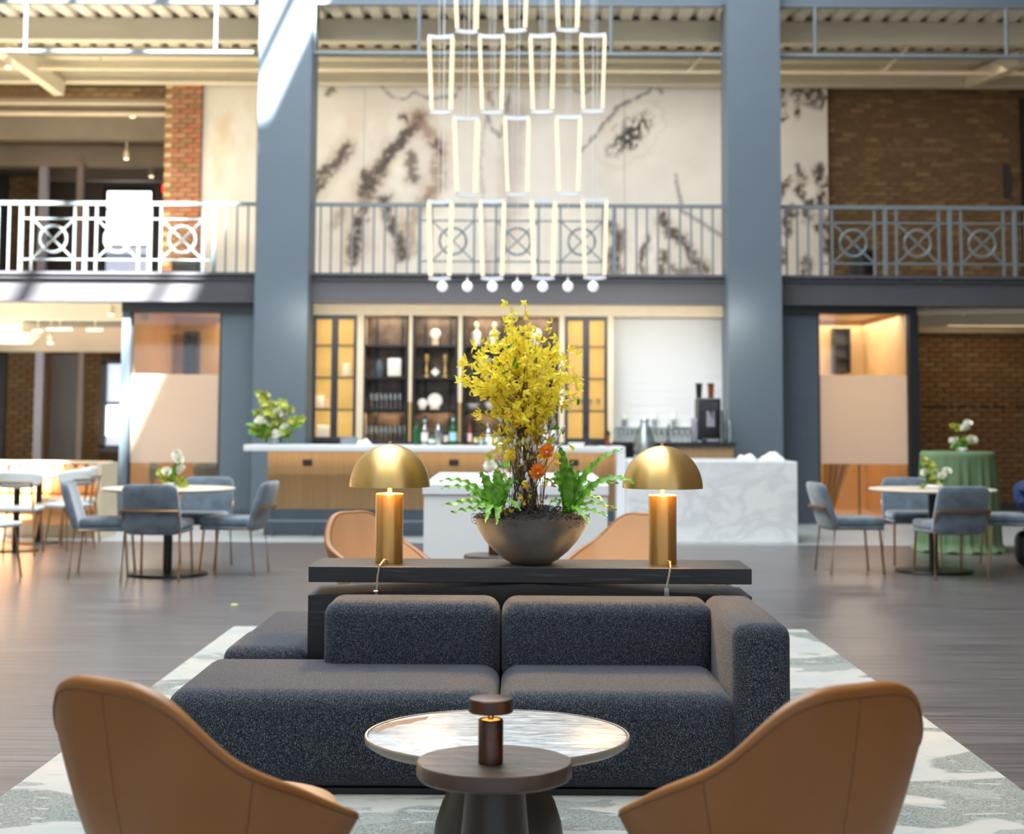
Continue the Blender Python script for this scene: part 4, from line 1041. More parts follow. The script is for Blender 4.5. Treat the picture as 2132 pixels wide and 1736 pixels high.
# decanter
x = XX(1342, 19.3, 930); zb = ZZ(946, 19.3)
t = thing('dispenser_stand', 'slim white stand under the large glass dispenser', 'stand', (x, 19.3, 0)); MB().cyl((x, 19.3, .01), (x, 19.3, zb - .01), .09, n=20).build('stand_post', 'white_paint', t); MB().cyl((x, 19.3, 0), (x, 19.3, .02), .13, n=24).build('foot', 'white_paint', t); MB().cyl((x, 19.3, zb - .02), (x, 19.3, zb), .13, n=24).build('stand_plate', 'white_paint', t)
t = thing('glass_dispenser', 'large tapered clear glass dispenser between bar and coffee counter', 'dispenser', (x, 19.3, zb))
MB().lathe([(0, 0), (.13, .01), (.15, .07), (.14, .14), (.09, .3), (.055, .38), (.05, .42), (.045, .42), (.05, .37), (.08, .3), (.13, .13), (.14, .07), (0, .02)], (x, 19.3, zb), 28).build('glass_body', 'clear_plastic', t)
MB().lathe([(.05, .41), (.055, .42), (.05, .435), (0, .436)], (x, 19.3, zb), 20).build('lid', 'chrome', t)
# tap
x = XX(1391, 20.45); t = thing('bar_tap', 'small chrome tap left of the coffee machine', 'tap', (x, 20.45, zK))
MB().cyl((x, 20.45, zK), (x, 20.45, zK + .03), .03, n=16).build('tap_base', 'chrome', t); MB().tube([(x, 20.45, zK), (x, 20.45, zK + .16), (x, 20.42, zK + .21), (x, 20.36, zK + .22), (x, 20.32, zK + .19)], .012, 8).build('spout', 'chrome', t)
# coffee machine
Y = 20.1; x0, x1 = XX(1455, Y), XX(1501, Y); zz1 = ZZ(826, Y)
t = thing('coffee_machine', 'tall black coffee machine with two bean hoppers', 'coffee machine', ((x0 + x1) / 2, 20.3, zK))
MB().rbox((x0, Y, zK + .02), (x1, 20.58, zz1), .015, 2).build('housing', 'black_metal', t)
xm = (x0 + x1) / 2
MB().box((x0 + .04, Y - .006, ZZ(852, Y)), (x1 - .03, Y, zz1 - .04)).build('display', 'charcoal_metal', t, 0)
MB().box((XX(1471, Y), Y - .012, ZZ(886, Y)), (XX(1488, Y), Y, ZZ(853, Y))).build('steel_plate', 'post_grey', t, 0)
MB().box((XX(1476, Y), Y - .1, ZZ(856, Y)), (XX(1483, Y), Y - .012, ZZ(848, Y))).build('spout', 'charcoal_metal', t, 0)
MB().rbox((x0 + .03, Y - .14, zK), (x1 - .02, Y + .02, zK + .05), .008, 1).build('drip_tray', 'charcoal_metal', t)
MB().box((XX(1469, Y), Y - .146, zK + .012), (XX(1493, Y), Y - .14, zK + .04)).build('badge', 'post_grey', t, 0)
MB().box((x0, Y - .008, zz1 - .012), (x1, Y, zz1 - .004)).build('trim', 'chrome', t, 0)
for px in (1459, 1484):
    x = XX(px, Y); h_ = ZZ(795, Y) - zz1
    q = MB().lathe([(.035, 0), (.042, h_ * .9), (.0, h_ * .9)], (x, 20.3, zz1), 16).build('bean_hopper', 'bottle_amber' if px > 1470 else 'bottle_dark', t)
    MB().lathe([(.045, h_ * .88), (.045, h_), (0, h_)], (x, 20.3, zz1), 16).build('hopper_lid', 'black_metal', q)
for k, (px, py, lab) in enumerate(((1507, 848, 'tall stack of clear cups at the right of the coffee machine'), (1515, 868, 'shorter stack of clear cups nearest the right column'), (1446, 868, 'slim steel milk cooler at the left of the coffee machine'))):
    x = XX(px, 20.3); hh = ZZ(py, 20.3) - zK; t = thing('cup_stack' if k < 2 else 'milk_cooler', lab, 'cups' if k < 2 else 'cooler', (x, 20.3 - .1 * (k == 1), zK))
    q = MB(); yy = 20.3 - .1 * (k == 1)
    if k < 2:
        nn = int(hh / .028)
        for i in range(nn): MB().lathe([(.03, 0), (.038, .03), (.035, .03), (.028, .004)], (x, yy, zK + i * .027), 14).build('cup', 'tumbler', t)
        q.bm.free()
    else: q.rbox((x - .03, 20.2, zK), (x + .03, 20.45, zK + hh), .01, 2).build('cooler_body', 'post_grey', t); MB().box((x - .02, 20.19, zK + hh * .8), (x + .02, 20.2, zK + hh * .85)).build('handle', 'chrome', t, 0)
# pieces on the open shelves
def piece(name, cat, lab, px, Y, zb, prof, m, n_=20, extra=None):
    x = XX(px, Y, 780); t = thing(name, lab, cat, (x, Y, zb)); MB().lathe(prof, (x, Y, zb), n_).build(name.split('_')[-1] + '_body', m, t)
    if extra: extra(t, x)
    return t
S0, S1, S2 = [z_ + .014 for z_ in shz]; YS = yc + .22
def disc_on_stand(px, py0, py1, zb, lab):
    x = XX(px, YS, 780); t = thing('round_ornament', lab, 'ornament', (x, YS, zb)); r = (py1 - py0) / 2 * YS / F; zc = ZZ((py0 + py1) / 2, YS)
    zc = max(zc, zb + r + .01)
    MB().lathe([(0, -.02), (r * .8, -.02), (r, 0), (r * .8, .02), (r * .35, .025), (.0, .01)], (0, 0, 0), 32, Matrix.Translation((x, YS, zc)) @ Matrix.Rotation(R(84), 4, 'X') @ Matrix.Scale(1, 4)).build('disc', 'ceramic_white', t)
    MB().box((x - r * .6, YS - .04, zb), (x + r * .6, YS + .06, max(zb + .02, zc - r * .92))).build('stand', 'cream_wood', t, 0)
disc_on_stand(906, 686, 708, S0, 'white round ornament on a stand, top shelf of the second open bay')
disc_on_stand(1116, 684, 706, S0, 'white round ornament on a stand, top shelf of the fourth open bay')
disc_on_stand(906, 820, 852, S2, 'large white plate on a stand, lowest shelf of the second open bay')
disc_on_stand(880, 832, 853, S2, 'grey-white plate leaning beside the large white plate')
x = XX(906, YS, 780); t = thing('diamond_ornament', 'small white diamond ornament between the two brass candlesticks', 'ornament', (x, YS, S1)); r = .062
MB().poly([(x - r, YS, S1 + r + .012), (x, YS, S1 + .012), (x + r, YS, S1 + r + .012), (x, YS, S1 + 2 * r + .012)], .03).build('diamond', 'ceramic_white', t, 0); MB().box((x - .03, YS - .01, S1), (x + .03, YS + .04, S1 + .02)).build('stand', 'bronze', t, 0)
for px, lab in ((888, 'brass candlestick on the middle shelf, left of the white diamond'), (927, 'brass candlestick on the middle shelf, right of the white diamond')):
    piece('brass_candlestick', 'candlestick', lab, px, YS, S1, [(0, 0), (.055, 0), (.055, .02), (.02, .05), (.028, .1), (.016, .15), (.024, .2), (.045, .24), (.05, .31), (.03, .32), (0, .31)], 'brass')
x0, x1 = XX(806, YS), XX(835, YS); t = thing('white_lantern', 'white paper-like lantern on the middle shelf of the first open bay', 'lantern', ((x0 + x1) / 2, YS, S1))
MB().rbox((x0, YS - .07, S1 + .01), (x1, YS + .07, ZZ(747, YS)), .02, 2).build('shade', 'ceramic_white', t); MB().box((x0 + .01, YS - .06, S1), (x1 - .01, YS + .06, S1 + .012)).build('base', 'bronze', t, 0)
piece('dark_vase', 'vase', 'dark grey vase left of the white lantern', 790, YS, S1, [(0, 0), (.05, 0), (.07, .1), (.06, .19), (.035, .235), (.04, .25), (0, .24)], 'wall_dark_grey')
for px, lab in ((991, 'white bottle with a pink stopper, top shelf, left of two'), (1029, 'white bottle with a pink stopper, top shelf, right of two')):
    h = .30; x = XX(px, YS, 780); t = thing('decorative_bottle', lab, 'bottle', (x, YS, S0)); MB().lathe([(0, 0), (.055, 0), (.062, .02), (.062, .16), (.05, .19), (.02, .21), (.02, .235), (0, .235)], (x, YS, S0), 20).build('bottle_body', 'ceramic_white', t)
    MB().lathe([(.012, .235), (.03, .26), (.026, .3), (.0, .325)], (x, YS, S0), 16).build('stopper', 'pink_petal', t)
piece('tall_vase', 'vase', 'tall cream vase on the middle shelf left of the blossoms', 1012, YS, S1, [(0, 0), (.04, 0), (.05, .08), (.07, .2), (.075, .27), (.06, .27), (0, .1)], 'ceramic_white')
piece('bowl', 'bowl', 'cream bowl on the lowest shelf left of the blossoms', 984, YS, S2, [(0, 0), (.04, 0), (.09, .05), (.1, .08), (.09, .08), (0, .03)], 'ceramic_white')
piece('bowl', 'bowl', 'cream bowl on the lowest shelf, half behind the blossoms', 1022, YS, S2, [(0, 0), (.04, 0), (.08, .06), (.09, .1), (.08, .1), (0, .03)], 'ceramic_white')
piece('bowl', 'bowl', 'pale bowl on the middle shelf behind the blossoms, left of two', 1103, YS, S1, [(0, 0), (.04, 0), (.08, .07), (.09, .12), (.08, .12), (0, .03)], 'ceramic_white')
piece('jug', 'jug', 'pale jug on the middle shelf behind the blossoms, right of two', 1135, YS, S1, [(0, 0), (.05, 0), (.065, .08), (.05, .15), (.055, .19), (.045, .19), (0, .03)], 'ceramic_white')
# pieces behind the mesh doors
for px0, px1, py0, py1, sh, m, lab in ((712, 731, 758, 787, S1, 'ceramic_white', 'white cup-shaped lamp behind the left mesh doors'), (655, 677, 797, 825, None, 'ceramic_white', 'pale box high behind the far left mesh door'),
        (673, 686, 832, 853, S2, 'pink_petal', 'small pink pot behind the left mesh doors'), (662, 687, 873, 906, None, 'cloth_white', 'bright white card at the foot of the far left mesh door')):
    a_, b_ = P(px0, py1, yc + .2), P(px1, py0, yc + .2)
    zb = {S1: S1, S2: S2}.get(sh) if sh else None
    if zb is None: zb = zc0 if py0 > 860 else (S2 - .0)
    hh = (py1 - py0) * yc / F; t = thing('shelf_item', lab, 'ornament', ((a_.x + b_.x) / 2, yc + .2, zb))
    w_ = b_.x - a_.x
    MB().cyl(((a_.x + b_.x) / 2, yc + .2, zb + .01), ((a_.x + b_.x) / 2, yc + .2, zb + hh), w_ / 2, w_ * .42, 20).build('shade' , m, t) if py0 < 860 else MB().rbox((a_.x, yc + .08, zb + .01), (b_.x, yc + .1, zb + hh), .005, 1).build('card', m, t)
    MB().cyl(((a_.x + b_.x) / 2, yc + .2 - (.11 if py0 > 860 else 0), zb), ((a_.x + b_.x) / 2, yc + .2 - (.11 if py0 > 860 else 0), zb + .012), w_ * .4, n=16).build('foot', 'bronze', t)
# ================================================================== LOUNGE
rug = solo(MB().rbox((-1.86, 2.4, -.002), (1.885, 10.5, .014), .006, 1), 'area_rug', 'rug', 'large cream rug with grey-green drifts under the lounge seating', 'rug', (0, 6.4, 0))
# ---- sofas
def sofa(label, fy, mirror):
    "front edge at y=fy; mirror=-1 turns it to face away"
    s = mirror; Yv = lambda d: fy + s * d
    t = thing('modular_sofa', label, 'sofa', (-.1, Yv(.48), .014))
    def cushion(name, x0, x1, d0, d1, z0, z1, rad, seg=5):
        y0, y1 = sorted((Yv(d0), Yv(d1)))
        return MB().rbox((x0, y0, z0), (x1, y1, z1), rad, seg).build(name, 'wool', t, 50)
    def seam_line(pts):
        MB().tube(pts, .0035, 5).build('seam', 'black_metal', t)
    a = cushion('seat_cushion', -1.285, -.072, 0, .84, .035, .385, .075)
    b2 = cushion('seat_cushion', -.066, .80, 0, .84, .035, .385, .075)
    cushion('back_cushion', -.79, -.072, .655, .965, .30, .635, .065)
    cushion('back_cushion', -.066, .80, .655, .965, .30, .635, .065)
    ar = cushion('armrest', .787, 1.0, -.005, .97, .035, .637, .055)
    # stitched outline on the arm's front
    ya = Yv(-.006); x0, x1, z1 = .797, .99, .627; r_ = .05
    pts = [(x0, ya + s * .004, .06)] + [(x0 + r_ - r_ * math.cos(k * math.pi / 10), ya + s * .004, z1 - r_ + r_ * math.sin(k * math.pi / 10)) for k in range(6)]
    pts += [(x1 - r_ + r_ * math.sin(k * math.pi / 10), ya + s * .004, z1 - r_ + r_ * math.cos(k * math.pi / 10)) for k in range(6)] + [(x1, ya + s * .004, .06)]
    y0, y1 = sorted((Yv(.03), Yv(.93)))
    MB().box((-1.24, y0, .016), (.96, y1, .036)).build('plinth', 'black_metal', t, 0)
    return t
sofa('dark charcoal wool sofa with left chaise, facing the camera before the console', 5.86, 1)
sofa2 = sofa('second charcoal wool sofa behind the console, its chaise showing at left', 8.32, -1)
# its chaise reaches back beside the console
MB().rbox((-1.285, 6.98, .035), (-.915, 7.55, .385), .06, 5).build('chaise_cushion', 'wool', sofa2, 50)
# ---- console
cx0, cx1 = -.898, 1.003; y0, y1 = 6.87, 7.27; zt_c = .742
t = thing('console_table', 'long black oak console table behind the front sofa', 'console table', (.05, 7.07, .014))
MB().rbox((cx0, y0, zt_c - .068), (cx1, y1, zt_c), .003, 1).build('table_top', 'black_oak', t, 0)
q = MB(); xm = .04
q.poly([(cx0, y0 + .002, .014), (cx1, y0 + .002, .014), (cx1, y0 + .002, .622), (xm, y0 + .002, zt_c - .07), (cx0, y0 + .002, .618)], y1 - y0 - .004)
q.build('body', 'black_oak', t, 0)
# ---- lamps
def dome_lamp(px, lab):
    x, y, z = XX(px, 7.07, 1100), 7.07, zt_c
    t = thing('dome_lamp', lab, 'lamp', (x, y, z))
    hc = .302; r = .0615
    MB().lathe([(0, .0), (r - .001, 0), (r, .003), (r, hc - .003), (r - .003, hc), (.012, hc)], (x, y, z), 48).build('cylinder_base', 'brass', t)
    MB().cyl((x, y, z + hc), (x, y, z + hc + .035),   .0105, n=16).build('neck', 'brass', t)
    zb_ = z + hc + .03; Rr = .178; Hh = .187
    prof = [(Rr * math.cos(k * math.pi / 48), Hh * math.sin(k * math.pi / 48)) for k in range(24)] + [(0, Hh)]
    inn = [((Rr - .003) * math.cos(k * math.pi / 48), (Hh - .003) * math.sin(k * math.pi / 48)) for k in range(24)] + [(0, Hh - .003)]
    MB().lathe(inn[::-1] + [(Rr, 0)] + prof, (x, y, zb_), 64).build('dome_shade', 'brass', t, 60)
    MB().cyl((x, y, zb_ + Hh - .002), (x, y, zb_ + Hh + .012), .008, n=14).build('finial', 'brass', t)
    MB().lathe([(0, 0), (.022, .005), (.028, .03), (.02, .05), (0, .055)], (x, y, zb_ + .04), 20).build('bulb', 'lamp_glow', t)
    MB().cyl((x, y, zb_), (x, y, zb_ + .045), .009, n=12).build('socket', 'brass', t)
    l = bpy.data.lights.new('lamp_light', 'POINT'); l.energy = 20; l.color = (1, .62, .25); l.shadow_soft_size = .03
    lo = bpy.data.objects.new('lamp_light', l); C.objects.link(lo); lo.location = (x - .0, y - .05, zb_ + .05)
    l2 = l.copy(); lo2 = bpy.data.objects.new('lamp_light', l2); C.objects.link(lo2); lo2.location = (x, y + .06, zb_ + .05)
    return t, x
tl, xl_ = dome_lamp(810.5, 'brass dome table lamp on the console, left of the flower bowl')
tr_, xr2 = dome_lamp(1379.5, 'brass dome table lamp on the console, right of the flower bowl')
yq = 7.07 - .06
MB().tube([(xl_ - .0, yq + .002, zt_c + .012), (xl_ - .012, yq - .04, zt_c + .02), (xl_ - .024, y0 - .012, zt_c + .003), (xl_ - .03, y0 - .014, zt_c - .04), (xl_ - .034, y0 - .012, zt_c - .095), (xl_ - .036, y0 - .012, .60)], .0042, 8).build('cord', 'cord', tl)
MB().tube([(xr2 + .02, yq + .002, zt_c + .016), (xr2 + .022, yq - .05, zt_c + .018), (xr2 + .014, y0 - .010, zt_c + .002), (xr2 + .008, y0 - .016, zt_c - .03), (xr2 - .004, y0 - .014, zt_c - .085)], .0042, 8).build('cord', 'cord', tr_)
MB().rbox((xr2 - .014, y0 - .022, zt_c - .128), (xr2 + .008, y0 - .006, zt_c - .08), .003, 2).build('inline_switch', 'clear_plastic', tr_)
MB().rbox((xl_ - .048, y0 - .020, .632), (xl_ - .026, y0 - .008, .642), .002, 1).build('cord_clip', 'chrome', tl)

# ---- round coffee tables
def disc_wavy(q, cx, cy, z0, z1, r, n_=72, amp=.0, seed=1):
    rnd = random.Random(seed); ph = [rnd.uniform(0, 6.28) for _ in range(4)]
    def rad(a): return r + amp * (math.sin(5 * a + ph[0]) + .6 * math.sin(11 * a + ph[1]) + .4 * math.sin(23 * a + ph[2]))
    bm = q.bm; rings = []
    hh = z1 - z0
    for (f, z) in ((0, z0), (.97, z0), (1, z0 + .15 * hh), (1.0, z1 - .1 * hh), (.985, z1), (.5, z1), (0, z1)):
        if f == 0: rings.append([bm.verts.new((cx, cy, z))])
        else: rings.append([bm.verts.new((cx + f * rad(2 * math.pi * i / n_) * math.cos(2 * math.pi * i / n_), cy + f * rad(2 * math.pi * i / n_) * math.sin(2 * math.pi * i / n_), z)) for i in range(n_)])
    for a, b in zip(rings, rings[1:]):
        for i in range(n_):
            j = (i + 1) % n_
            vs_ = []
            for v in (a[i % len(a)], a[j % len(a)], b[j % len(b)], b[i % len(b)]):
                if v not in vs_: vs_.append(v)
            bm.faces.new(vs_)
    return q
mx_, my_ = XX(1036, 5.07, 1500), 5.05
zM = .40
t = thing('coffee_table', 'round marble-topped coffee table with pale rim, before the sofa', 'coffee table', (mx_, my_, .014))
MB().lathe([(0, zM - .004), (.400, zM - .004), (.403, zM - .006)], (mx_, my_, 0), 96).build('marble_inset', 'marble_top', t)
MB().lathe([(.4035, zM - .012), (.4055, zM - .0025), (.411, zM - .002), (.414, zM - .006), (.413, zM - .022), (.395, zM - .033), (.33, zM - .05), (.26, zM - .065), (.10, zM - .08), (0, zM - .08)], (mx_, my_, 0), 96).build('rim_tray', 'greige_metal', t)
MB().lathe([(0, zM - .08), (.11, zM - .08), (.125, .28), (.15, .235), (.175, .19), (.195, .13), (.205, .06), (.20, .014), (0, .014)], (mx_ + .005, my_, 0), 64).build('pedestal', 'dark_base', t)
# brown streak in the marble
q = MB(); a0 = P(775, 1513, my_); 
def onM(px, py):
    # the point of the table top seen at the pixel
    d = CR @ Vector(((px - PX) / F, -(py - PY) / F, -1)); s_ = (zM - .0036 - EYE) / d.z
    return Vector((d.x * s_, d.y * s_, zM - .0036))
pl = [onM(*p) for p in ((772, 1520), (800, 1507), (835, 1499), (868, 1494), (893, 1491), (888, 1497), (872, 1500), (852, 1506), (828, 1509), (806, 1515), (785, 1524))]
q.poly(pl, -.0006, 'Z'); q.build('brown_vein', 'vein_brown', t, 0)
dx_, dy_ = XX(1029, 4.16, 1568), 4.16
zd = .502
t = thing('side_table', 'small dark side table with thick rough round top, nearest the camera', 'side table', (dx_, dy_, .014))
disc_wavy(MB(), dx_, dy_, zd - .042, zd, .2, amp=.0012).build('table_top', 'dark_slate', t, 40)
MB().lathe([(0, zd - .042), (.075, zd - .042), (.079, .40), (.088, .30), (.10, .18), (.13, .07), (.15, .03), (.15, .014), (0, .014)], (dx_ + .003, dy_, 0), 64).build('pedestal', 'dark_base', t)
# little bronze lamp on it
lx, ly = XX(1021.5, 4.13, 1560), 4.13
t = thing('portable_lamp', 'small bronze cordless lamp with flat disc shade on the dark side table', 'lamp', (lx, ly, zd))
MB().lathe([(0, 0), (.0305, 0), (.032, .002), (.032, .108), (.030, .111), (.026, .111), (.025, .107), (0, .107)], (lx, ly, zd), 48).build('cylinder_base', 'bronze', t)
MB().lathe([(0, .108), (.024, .1085)], (lx, ly, zd), 32).build('lit_disc', mat('amber_glow', 'f0a040', .5, emit='ff9a30', es=1.3), t)
MB().cyl((lx, ly, zd + .107), (lx, ly, zd + .128), .0075, n=16).build('neck', 'bronze', t)
MB().lathe([(0, .137), (.02, .128), (.055, .128), (.0575, .131), (.0575, .160), (.055, .163), (.0, .174)], (lx, ly, zd), 64).build('disc_shade', 'bronze', t, 30)
MB().lathe([(0, .1275), (.03, .1275)], (lx, ly, zd), 32).build('diffuser', 'led', t)
MB().cyl((lx + .006, ly - .033, zd + .008), (lx + .006, ly - .0315, zd + .008), .003, n=8).build('charging_port', 'black_metal', t)
l = bpy.data.lights.new('lamp_light', 'POINT'); l.energy = .08; l.color = (1, .6, .25); l.shadow_soft_size = .01
lo = bpy.data.objects.new('lamp_light', l); C.objects.link(lo); lo.location = (lx, ly - .015, zd + .122)

# ---- tan swivel chairs
def sm(t): t = max(0, min(1, t)); return t * t * (3 - 2 * t)
ZS = (.800, .780, .640, .561, .487, .442, .424); RS = (.304, .334, .343, .322, .342, .358, .36)
def rimz(a):
    a = (a + math.pi) % (2 * math.pi) - math.pi; d = abs(a) * 180 / math.pi; i = min(int(d // 30), 5); t = (d - 30 * i) / 30
    p0, p1, p2, p3 = ZS[abs(i - 1)], ZS[i], ZS[i + 1], ZS[i + 2] if i < 5 else ZS[5]
    return (2 * t ** 3 - 3 * t * t + 1) * p1 + (t ** 3 - 2 * t * t + t) * (p2 - p0) / 2 + (-2 * t ** 3 + 3 * t * t) * p2 + (t ** 3 - t * t) * (p3 - p1) / 2
def rimr(a):
    a = (a + math.pi) % (2 * math.pi) - math.pi; d = abs(a) * 180 / math.pi; i = min(int(d // 30), 5); t = (d - 30 * i) / 30
    p0, p1, p2, p3 = RS[abs(i - 1)], RS[i], RS[i + 1], RS[i + 2] if i < 5 else RS[5]
    return (2 * t ** 3 - 3 * t * t + 1) * p1 + (t ** 3 - 2 * t * t + t) * (p2 - p0) / 2 + (-2 * t ** 3 + 3 * t * t) * p2 + (t ** 3 - t * t) * (p3 - p1) / 2
def outer(a, s):
    r = .095 + (rimr(a) - .095) * s ** .62; z = .25 + (rimz(a) - .25) * s ** 1.45
    return Vector((r * math.sin(a), -r * math.cos(a), z))
def tan_chair(label):
    t = thing('lounge_chair', label, 'armchair', group='tan leather swivel chairs')
    n_ = 96
    TH = .045
    def fo(u, v):
        a = -math.pi + 2 * math.pi * u
        if v <= .8: return outer(a, v / .8)
        k = (v - .8) / .2 * math.pi                # the rounded edge
        p = outer(a, 1); c_ = p - Vector((math.sin(a), -math.cos(a), 0)) * TH / 2
        return c_ + Vector((math.sin(a), -math.cos(a), 0)) * TH / 2 * math.cos(k) + Vector((0, 0, .016 * math.sin(k)))
    MB().grid(fo, n_, 34, True).build('shell', 'tan_leather', t, 80, local=True)
    def fi(u, v):
        a = -math.pi + 2 * math.pi * u
        rr = rimr(a) - TH; zt = rimz(a)
        if v < .5: k = v / .5; s_ = (.15 / (zt - .25)) ** (1 / 1.45); r = (.095 + (rimr(a) - .095) * s_ ** .62 - TH) * k; return Vector((r * math.sin(a), -r * math.cos(a), .40))
        k = (v - .5) / .5; z = .40 + (zt - .40) * k ** 1.3; s_ = ((z - .25) / (zt - .25)) ** (1 / 1.45); r = .095 + (rimr(a) - .095) * s_ ** .62 - TH
        return Vector((r * math.sin(a), -r * math.cos(a), z))
    MB().grid(fi, n_, 22, True).build('inner_shell', 'inner_leather', t, 80, local=True)
    MB().lathe([(0, .512), (.18, .508), (.235, .494), (.252, .468), (.22, .39), (0, .39)], (0, .088, -.008), 48).build('seat_cushion', 'inner_leather', t, 60, local=True)
    MB().tube([outer(2 * math.pi * k / 96, .985) * 1.0 + Vector((math.sin(2 * math.pi * k / 96), -math.cos(2 * math.pi * k / 96), 0)) * .0005 for k in range(96)], .0022, 6, True).build('piping', 'seam', t, 60, local=True)
    for a in (0, -1.12, 1.12):
        MB().tube([outer(a, .25 + .735 * k / 20) + Vector((math.sin(a), -math.cos(a), 0)) * -.0008 for k in range(21)], .0019, 5).build('seam_line', 'seam', t, 60, local=True)
    MB().cyl((0, 0, .03), (0, 0, .27), .028, n=20).build('stem', 'black_metal', t, local=True)
    for k in range(4):
        a = math.pi / 4 + k * math.pi / 2
        MB().bar((0, 0, .03), (.27 * math.cos(a), .27 * math.sin(a), .016), .035, .022).build('foot', 'black_metal', t, 0, local=True)
    return t
ch = tan_chair('tan leather swivel chair nearest the camera at left, seen from behind')
ch.location = (-.711, 3.698, .0); ch.rotation_euler = (0, 0, R(-36.5))
copy_tree(ch, None, (.578, 3.70, .0), R(31), 'tan leather swivel chair nearest the camera at right, seen from behind')
copy_tree(ch, None, (-.80, 9.45, .0), R(-44 - 90), 'tan leather swivel chair beyond the console, behind the left brass lamp')
copy_tree(ch, None, (.55, 9.45, .0), R(44 + 90), 'tan leather swivel chair beyond the console, behind the right brass lamp')
# far side table
fx, fyy = XX(1034, 9.75, 1150), 9.75
t = thing('side_table', 'dark round side table beyond the console, left of the flower bowl foot', 'side table', (fx, fyy, .014))
disc_wavy(MB(), fx, fyy, .508, .55, .2, amp=.0012, seed=3).build('table_top', 'dark_slate', t, 40)
MB().lathe([(0, .508), (.075, .508), (.079, .42), (.088, .30), (.10, .18), (.13, .07), (.15, .03), (.15, .014), (0, .014)], (fx, fyy, 0), 40).build('pedestal', 'dark_base', t)
t = thing('portable_lamp', 'bronze cordless lamp on the far side table, mostly behind the flower bowl', 'lamp', (XX(1030, 9.75), 9.75, .55))
MB().cyl((XX(1030, 9.75), 9.75, .55), (XX(1030, 9.75), 9.75, .66), .032, n=24).build('cylinder_base', 'bronze', t)
MB().cyl((XX(1030, 9.75), 9.75, .66), (XX(1030, 9.75), 9.75, .68), .008, n=12).build('neck', 'brass', t)
MB().lathe([(0, .68), (.057, .68), (.057, .715), (0, .725)], (XX(1030, 9.75), 9.75, 0), 32).build('disc_shade', 'bronze', t)

# ================================================================== CHANDELIER
YC = 13.6
def P0(px, py): return P(px, py, YC)
ZR = 9.7
rows = [('top', [(970, -94, 64), (1075, -96, 62), (1181, -98, 61)]),
        ('second', [(918, 75, 232), (1023.5, 74, 232), (1129, 73, 231), (1234.5, 72, 230)]),
        ('third', [(970, 245, 404), (1076, 244, 403), (1183.5, 242, 402)]),
        ('lowest', [(917, 418, 578), (1025, 417, 578), (1131.5, 415, 577), (1238, 414, 576)])]
ordn = {3: ['left', 'middle', 'right'], 4: ['leftmost', 'second from left', 'second from right', 'rightmost']}
rnd = random.Random(2)
for rn, lst in rows:
    for i, (px, ya, yb2) in enumerate(lst):
        A, B_ = P0(px, ya), P0(px + rnd.uniform(-1.5, 1.5), yb2)
        t = thing('loop_pendant', f'glowing tapered loop pendant, {ordn[len(lst)][i]} one of the {rn} row', 'pendant lamp', (A.x, YC, B_.z), group='tapered loop pendants')
        wt, wb = .103, .084; yw_ = rnd.uniform(-.25, .25); ca, sa = math.cos(yw_), math.sin(yw_)
        for s in (-1, 1):
            p, q_ = Vector((A.x + s * wt * ca, YC + s * wt * sa, A.z - .02)), Vector((B_.x + s * wb * ca, YC + s * wb * sa, B_.z + .02))
            MB().bar(p, q_, .044, .03).build('light_bar', 'led', t, 0)
        for (c_, ww, sg) in ((A, wt, -1), (B_, wb, 1)):
            pts = [(c_.x + k / 6 * (ww + .012) * ca, YC + k / 6 * ww * sa, c_.z - sg * 0 - .012 * (1 - (k / 6) ** 2) * 1.0) for k in range(-6, 7)]
            q = MB()
            for a_, b_ in zip(pts, pts[1:]): q.bar(a_, b_, .022, .035)
            q.build('end_cap', 'white_metal', t, 0)
        q = MB()
        for s in (-.02, .02): q.cyl((A.x + s, YC, A.z - .01), (A.x + s, YC, ZR), .0016, n=5)
        q.build('cable', 'white_metal', t)
for i, px in enumerate((921, 973, 1025, 1077, 1130, 1182.5, 1235)):
    c_ = P0(px, 596.5)
    t = thing('globe_pendant', ('leftmost', 'second from left', 'third from left', 'middle', 'third from right', 'second from right', 'rightmost')[i] + ' small white globe pendant under the glowing loops', 'pendant lamp', c_, group='globe pendants')
    MB().lathe([(0, -.047)] + [(.047 * math.sin(k * math.pi / 12), -.047 * math.cos(k * math.pi / 12)) for k in range(1, 12)] + [(0, .047)], c_, 24).build('globe', 'globe', t)
    MB().cyl(c_ + Vector((0, 0, .043)), c_ + Vector((0, 0, .075)), .012, n=10).build('cap', 'white_metal', t)
    MB().cyl(c_ + Vector((0, 0, .07)), Vector((c_.x, YC, ZR)), .0015, n=5).build('cable', 'white_metal', t)
t = solo(MB().rbox((P0(900, 0).x, YC - .3, ZR), (P0(1260, 0).x, YC + .3, ZR + .06), .01, 1), 'ceiling_canopy', 'white_metal', 'white canopy plate from which all the pendants hang', 'canopy', (0, YC, ZR))

